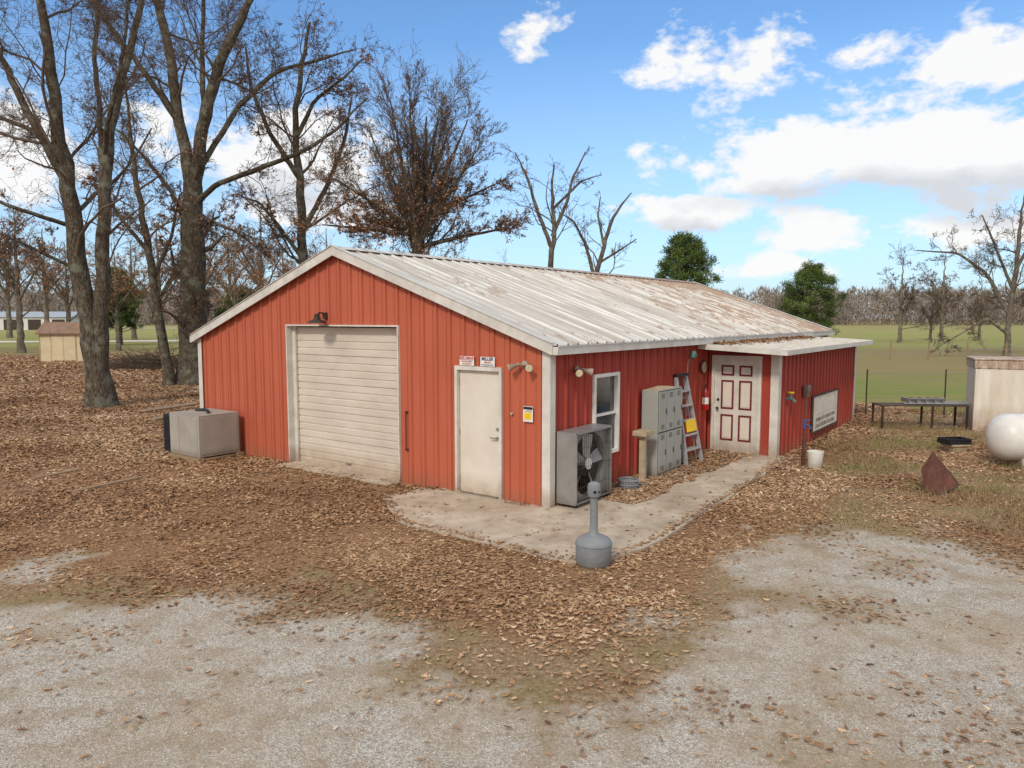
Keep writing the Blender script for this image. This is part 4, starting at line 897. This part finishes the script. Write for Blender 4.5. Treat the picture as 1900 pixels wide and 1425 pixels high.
# planter with crate
x_,y_=gp(1772,838); e=empty("planter_box",(x_,y_,0),R(10),"beige square planter holding a black plastic crate","planter")
mb=MB(); mb.add([(-.15,-.13,0),(.15,-.13,0),(.15,.13,0),(-.15,.13,0),(-.2,-.17,.16),(.2,-.17,.16),(.2,.17,.16),(-.2,.17,.16)],[(0,3,2,1),(4,5,6,7),(0,1,5,4),(1,2,6,5),(2,3,7,6),(3,0,4,7)]); mb.box(-.22,.22,-.19,.19,.14,.18); mb.build("planter_body",M_tan,e,bevel=.008)
e=empty("plastic_crate",(x_-.03,y_,.182),R(6),"black plastic crate resting on the beige planter","crate")
mb=MB(); mb.box(-.27,.27,-.18,.18,0,.02);mb.box(-.27,-.25,-.18,.18,.02,.12);mb.box(.25,.27,-.18,.18,.02,.12);mb.box(-.25,.25,-.18,-.16,.02,.05);mb.box(-.25,.25,-.18,-.16,.09,.12);mb.box(-.25,.25,.16,.18,.02,.12)
for k in range(6): mb.box(-.24+k*.09,-.215+k*.09,-.18,-.16,.05,.09)
mb.build("crate_body",M_black,e)
# workbench
x_,y_=gp(1718,797); e=empty("steel_workbench",(x_,y_+.35,0),R(-3),"long rusty steel work table with pipes and scrap on top","workbench")
MB().box(-1.12,1.12,-.32,.32,.60,.63).build("table_top",M_brown,e)
for a in(-1.08,1.08,.2):
    for b_ in(-.29,.29): MB().box(a-.022,a+.022,b_-.022,b_+.022,-.02,.6).build("leg",M_dark,e)
mb=MB()
for k in range(5): mb.cyl((-.5+.1*k,-.2+.09*k,.665+.02*(k%2)),(1.15+.06*k,-.22+.1*k,.665+.02*(k%2)),.022,n=10)
for k in range(5): mb.box(-.4+k*.22,-.385+k*.22,-.25,.2,.69,.8)
mb.box(-.4,.55,-.25,-.23,.79,.81); mb.build("pipe_stack",M_galv,e)
# bin
M_binb=pm("streaked_cream_metal",lin(222,217,206),lin(202,189,170),1.6,.5,grime=lin(140,104,78),gtop=.7,stretch=(2.5,2.5,.4))
M_binl=pm("rusty_cream_lid",lin(206,194,176),lin(128,82,58),2.2,.6,bump=.2,stretch=(1.5,1,1))
x_,y_=gp(1800,800); e=empty("metal_bin",(x_,y_,0),R(-24),"large boxy cream metal bin with rust streaks and ribbed lid","metal bin")
mb=MB(); mb.box(.05,2.9,.05,1.4,-.03,1.62)
for k in range(3): mb.box(.05+k*1.2,.1+k*1.2,.02,.05,.02,1.6)
mb.build("bin_body",M_binb,e,bevel=.05)
mb=MB(); mb.box(.03,2.92,.03,1.42,1.62,1.84)
for k in range(13): mb.box(.1+k*.22,.15+k*.22,.005,.03,1.63,1.82)
mb.box(.0,2.95,.0,1.45,1.84,1.88)
mb.build("lid",M_binl,e,bevel=.01)
# propane tank
x_,y_=gp(1845,868); e=empty("propane_tank",(x_,y_,0),R(-8),"white horizontal propane tank on short legs in dry weeds","propane tank")
r=.46; prof=[(0,-.05)]; 
for i in range(1,9): a=math.pi/2*i/8; prof.append((r*math.sin(a),.30-.35*math.cos(a)))
prof+=[(r,2.3)]
for i in range(7,-1,-1): a=math.pi/2*i/8; prof.append((max(0,r*math.sin(a)),2.3+.35*math.cos(a)))
mb=MB(); mb.lathe(prof,n=40,T=Matrix.Rotation(R(90),4,'Y'),c=(.0,.2,.58)); mb.build("tank_shell",M_tank,e,smooth=True)
for a in(.5,2.1): MB().box(a-.06,a+.06,-.1,.5,-.02,.2).build("leg",M_trim,e)
mb=MB(); mb.cyl((1.3,.2,1.02),(1.3,.2,1.16),.15,n=24); mb.lathe([(.16,.0),(.15,.06),(0,.1)],c=(1.3,.2,1.16)); mb.build("valve_dome",M_tank,e,smooth=True)
# fence
e=empty("wire_fence",(*gp(1606,770),0),0,"thin wire fence on rusty steel posts along the field","fence")
pos=[(0,0),(2.3,-.1),(4.6,0),(7,.1),(9.4,.1),(11.8,0),(14.2,.2)]
for a,b_ in pos: MB().box(a-.02,a+.02,b_-.004,b_+.004,-.05,1.38).box(a-.004,a+.004,b_+.004,b_+.035,-.05,1.38).build("post",M_dark,e)
mb=MB()
for h_ in(.3,.55,.8,1.05,1.28):
    for (a,b_),(c_,d) in zip(pos[:-1],pos[1:]): mb.cyl((a,b_,h_),((a+c_)/2,(b_+d)/2,h_-.02),.005,n=4); mb.cyl(((a+c_)/2,(b_+d)/2,h_-.02),(c_,d,h_),.005,n=4)
mb.build("wire",M_galv,e)
e=empty("wooden_fence",(16,52,0),R(-3),"distant low weathered post fence across the field","fence")
for k in range(26): MB().cyl((k*2.6,0,-.05),(k*2.6,0,1.25),.06,.05,n=7).build("post",M_wood,e)
mb=MB()
for h_ in(.4,.75,1.1): mb.cyl((0,0,h_),(65,0,h_),.014,n=4)
mb.build("wire",M_galv,e)
# shed
x_,y_=gp(72,671); e=empty("storage_shed",(x_+1.5,y_+1.2,0),R(8),"small beige wooden storage shed with brown shingle roof","shed")
MB().box(-1.5,1.5,-1.1,1.1,0,1.95).build("wall",M_beige,e)
mb=MB(); zz0,zz1=1.92,2.65
mb.add([(-1.65,-1.3,zz0),(1.65,-1.3,zz0),(1.65,0,zz1),(-1.65,0,zz1),(-1.65,1.3,zz0),(1.65,1.3,zz0),(-1.65,-1.3,zz0-.1),(1.65,-1.3,zz0-.1),(-1.65,1.3,zz0-.1),(1.65,1.3,zz0-.1)],[(0,1,2,3),(3,2,5,4),(6,7,1,0),(4,5,9,8),(0,3,4,8,6),(1,7,9,5,2),(6,8,9,7)]); mb.build("roof",M_broof,e)
for a,b_ in((-.75,-.01),(.01,.75)): MB().box(a,b_,-1.13,-1.1,.08,1.75).build("door",M_beige,e,bevel=.01)
for a in(-1.5,-.8,.77,1.46): MB().box(a,a+.04,-1.125,-1.1,0,1.9).build("trim",M_tan,e)
# far building and road at left
M_fw=pm("far_white_metal",lin(214,212,208),lin(198,197,194),.5,.5); M_fb=pm("far_pale_roof",lin(168,174,180),lin(154,162,170),.5,.5)
px,Y_,w,h=(60,190,24,3.2)
bx_,by_=sp_(px,Y_); e=empty("metal_barn",(bx_,by_,0),R(8),"long low white metal barn with pale roof across the road","barn")
MB().box(-w/2,w/2,-6,6,0,h).build("wall",M_fw,e)
mb=MB(); mb.add([(-w/2-.5,-6.5,h),(w/2+.5,-6.5,h),(w/2+.5,0,h+1.4),(-w/2-.5,0,h+1.4),(-w/2-.5,6.5,h),(w/2+.5,6.5,h)],[(0,1,2,3),(3,2,5,4),(0,3,4),(1,5,2)]); mb.build("roof",M_fb,e)
for k in range(4): MB().box(-w/2+3+k*w/4.3,-w/2+6+k*w/4.3,-6.05,-6,.0,2.6).build("door",M_dark,e)
M_road=pm("pale_gravel_road",lin(214,206,192),lin(198,188,172),.3,.95)
mb=MB(); rp=[(-140,92),(-60,90),(-35,96),(-14,112),(0,140),(6,200)]
L_=[];
for i,p in enumerate(rp):
    a=Vector(rp[max(0,i-1)]);b_=Vector(rp[min(len(rp)-1,i+1)]); d=(b_-a).normalized(); nn=Vector((-d.y,d.x))*3.2; L_.append(((p[0]+nn.x,p[1]+nn.y,.05),(p[0]-nn.x,p[1]-nn.y,.05)))
for a,b_ in zip(L_[:-1],L_[1:]): mb.quad([a[1],b_[1],b_[0],a[0]])
o=mb.build("road",M_road); o["kind"]="structure"
mb=MB(); mb.quad([(-400,205,.05),(-20,212,.05),(-20,222,.05),(-400,215,.05)]); o=mb.build("road",M_road); o["kind"]="structure"
# ---------------- world ----------------
w=bpy.data.worlds.new("World"); sc.world=w; w.use_nodes=True; t=NT(w.node_tree); bg=t.n['Background']
SUN_EL=38; SUN_AZ=205 # azimuth from +Y clockwise
sky=t.new('ShaderNodeTexSky',sky_type='NISHITA'); sky.sun_disc=False; sky.sun_elevation=R(SUN_EL); sky.sun_rotation=R(SUN_AZ); sky.altitude=200; sky.air_density=1.0; sky.dust_density=.6; sky.ozone_density=2.5
tc=t.new('ShaderNodeTexCoord'); V0=tc.outputs['Generated']
nz=t.new('ShaderNodeTexNoise'); nz.inputs['Scale'].default_value=6; nz.inputs['Detail'].default_value=3; t.l.new(t.mapping(V0,(1,1,1.8)),nz.inputs['Vector'])
wp=t.new('ShaderNodeVectorMath',operation='SUBTRACT'); t.l.new(nz.outputs['Color'],wp.inputs[0]); wp.inputs[1].default_value=(.5,.5,.5)
w2=t.new('ShaderNodeVectorMath',operation='SCALE'); t.l.new(wp.outputs[0],w2.inputs[0]); w2.inputs['Scale'].default_value=.08
w3=t.new('ShaderNodeVectorMath',operation='ADD'); t.l.new(V0,w3.inputs[0]); t.l.new(w2.outputs[0],w3.inputs[1])
def blobset(blobs):
    cur=None
    for (px,py,wx_,wy_,st) in blobs:
        d=ray(px,py); d/=np.linalg.norm(d)
        s1=t.new('ShaderNodeVectorMath',operation='SUBTRACT'); t.l.new(w3.outputs[0],s1.inputs[0]); s1.inputs[1].default_value=tuple(d)
        s2=t.new('ShaderNodeVectorMath',operation='MULTIPLY'); t.l.new(s1.outputs[0],s2.inputs[0]); s2.inputs[1].default_value=(1450/wx_,1.5,1450/wy_)
        s3=t.new('ShaderNodeVectorMath',operation='LENGTH'); t.l.new(s2.outputs[0],s3.inputs[0])
        m_=t.math('MULTIPLY_ADD',s3.outputs['Value'],-st,st)
        cur=m_ if cur is None else t.math('MAXIMUM',cur,m_)
    return cur
cur=blobset([(1600,290,400,90,1.35),(1830,300,260,100,1.35),(1290,405,160,48,1.25),(1510,440,140,42,1.0),(1330,130,200,85,.75),(1790,130,230,90,.85),(1640,60,140,50,.55),(985,55,70,40,.6),(10,260,110,130,1.2),(520,290,260,100,1.1),(600,380,240,60,1.0),(1790,425,180,36,1.0),(1430,495,150,26,.8)])
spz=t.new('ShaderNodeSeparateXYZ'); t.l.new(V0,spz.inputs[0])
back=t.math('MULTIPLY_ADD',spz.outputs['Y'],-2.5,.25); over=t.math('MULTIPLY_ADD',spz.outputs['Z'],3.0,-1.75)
cur=t.math('MAXIMUM',cur,t.math('MINIMUM',t.math('MAXIMUM',back,over),.75))  # unseen clouds behind and overhead, added to neutralise the blue ambient light
n1=t.noise(t.mapping(V0,(1,1,1.7)),13,4,.66)
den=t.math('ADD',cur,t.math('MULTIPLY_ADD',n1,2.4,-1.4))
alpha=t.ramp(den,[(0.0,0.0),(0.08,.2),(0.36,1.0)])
under=blobset([(1640,368,330,45,1.15),(1850,365,200,45,1.15),(1300,438,140,20,.8),(540,360,200,40,.8)])
under=t.math('ADD',under,t.math('MULTIPLY_ADD',n1,1.4,-.7))
shade=t.ramp(under,[(0.0,(.98,.975,.97,1)),(0.7,(.70,.72,.76,1))])
skyc=t.mix(1.0,sky.outputs[0],(.12,.16,.188,1),'MULTIPLY')
hz=t.ramp(spz.outputs['Z'],[(0.0,.8),(0.08,.55),(0.34,0.02)])
skyc=t.mix(hz,skyc,(.60,.75,.92,1))
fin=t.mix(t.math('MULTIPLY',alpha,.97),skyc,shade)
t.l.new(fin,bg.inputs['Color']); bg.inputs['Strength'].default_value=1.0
try: w.cycles.sampling_method='MANUAL'; w.cycles.sample_map_resolution=512
except Exception: pass
sl=bpy.data.lights.new("sun",'SUN'); sl.energy=2.1; sl.angle=R(10); sl.color=(1,.92,.80); so=bpy.data.objects.new("sun",sl); col.objects.link(so)
az=R(SUN_AZ); d=Vector((math.sin(az)*math.cos(R(SUN_EL)),math.cos(az)*math.cos(R(SUN_EL)),math.sin(R(SUN_EL))))
so.rotation_euler=d.to_track_quat('Z','Y').to_euler()
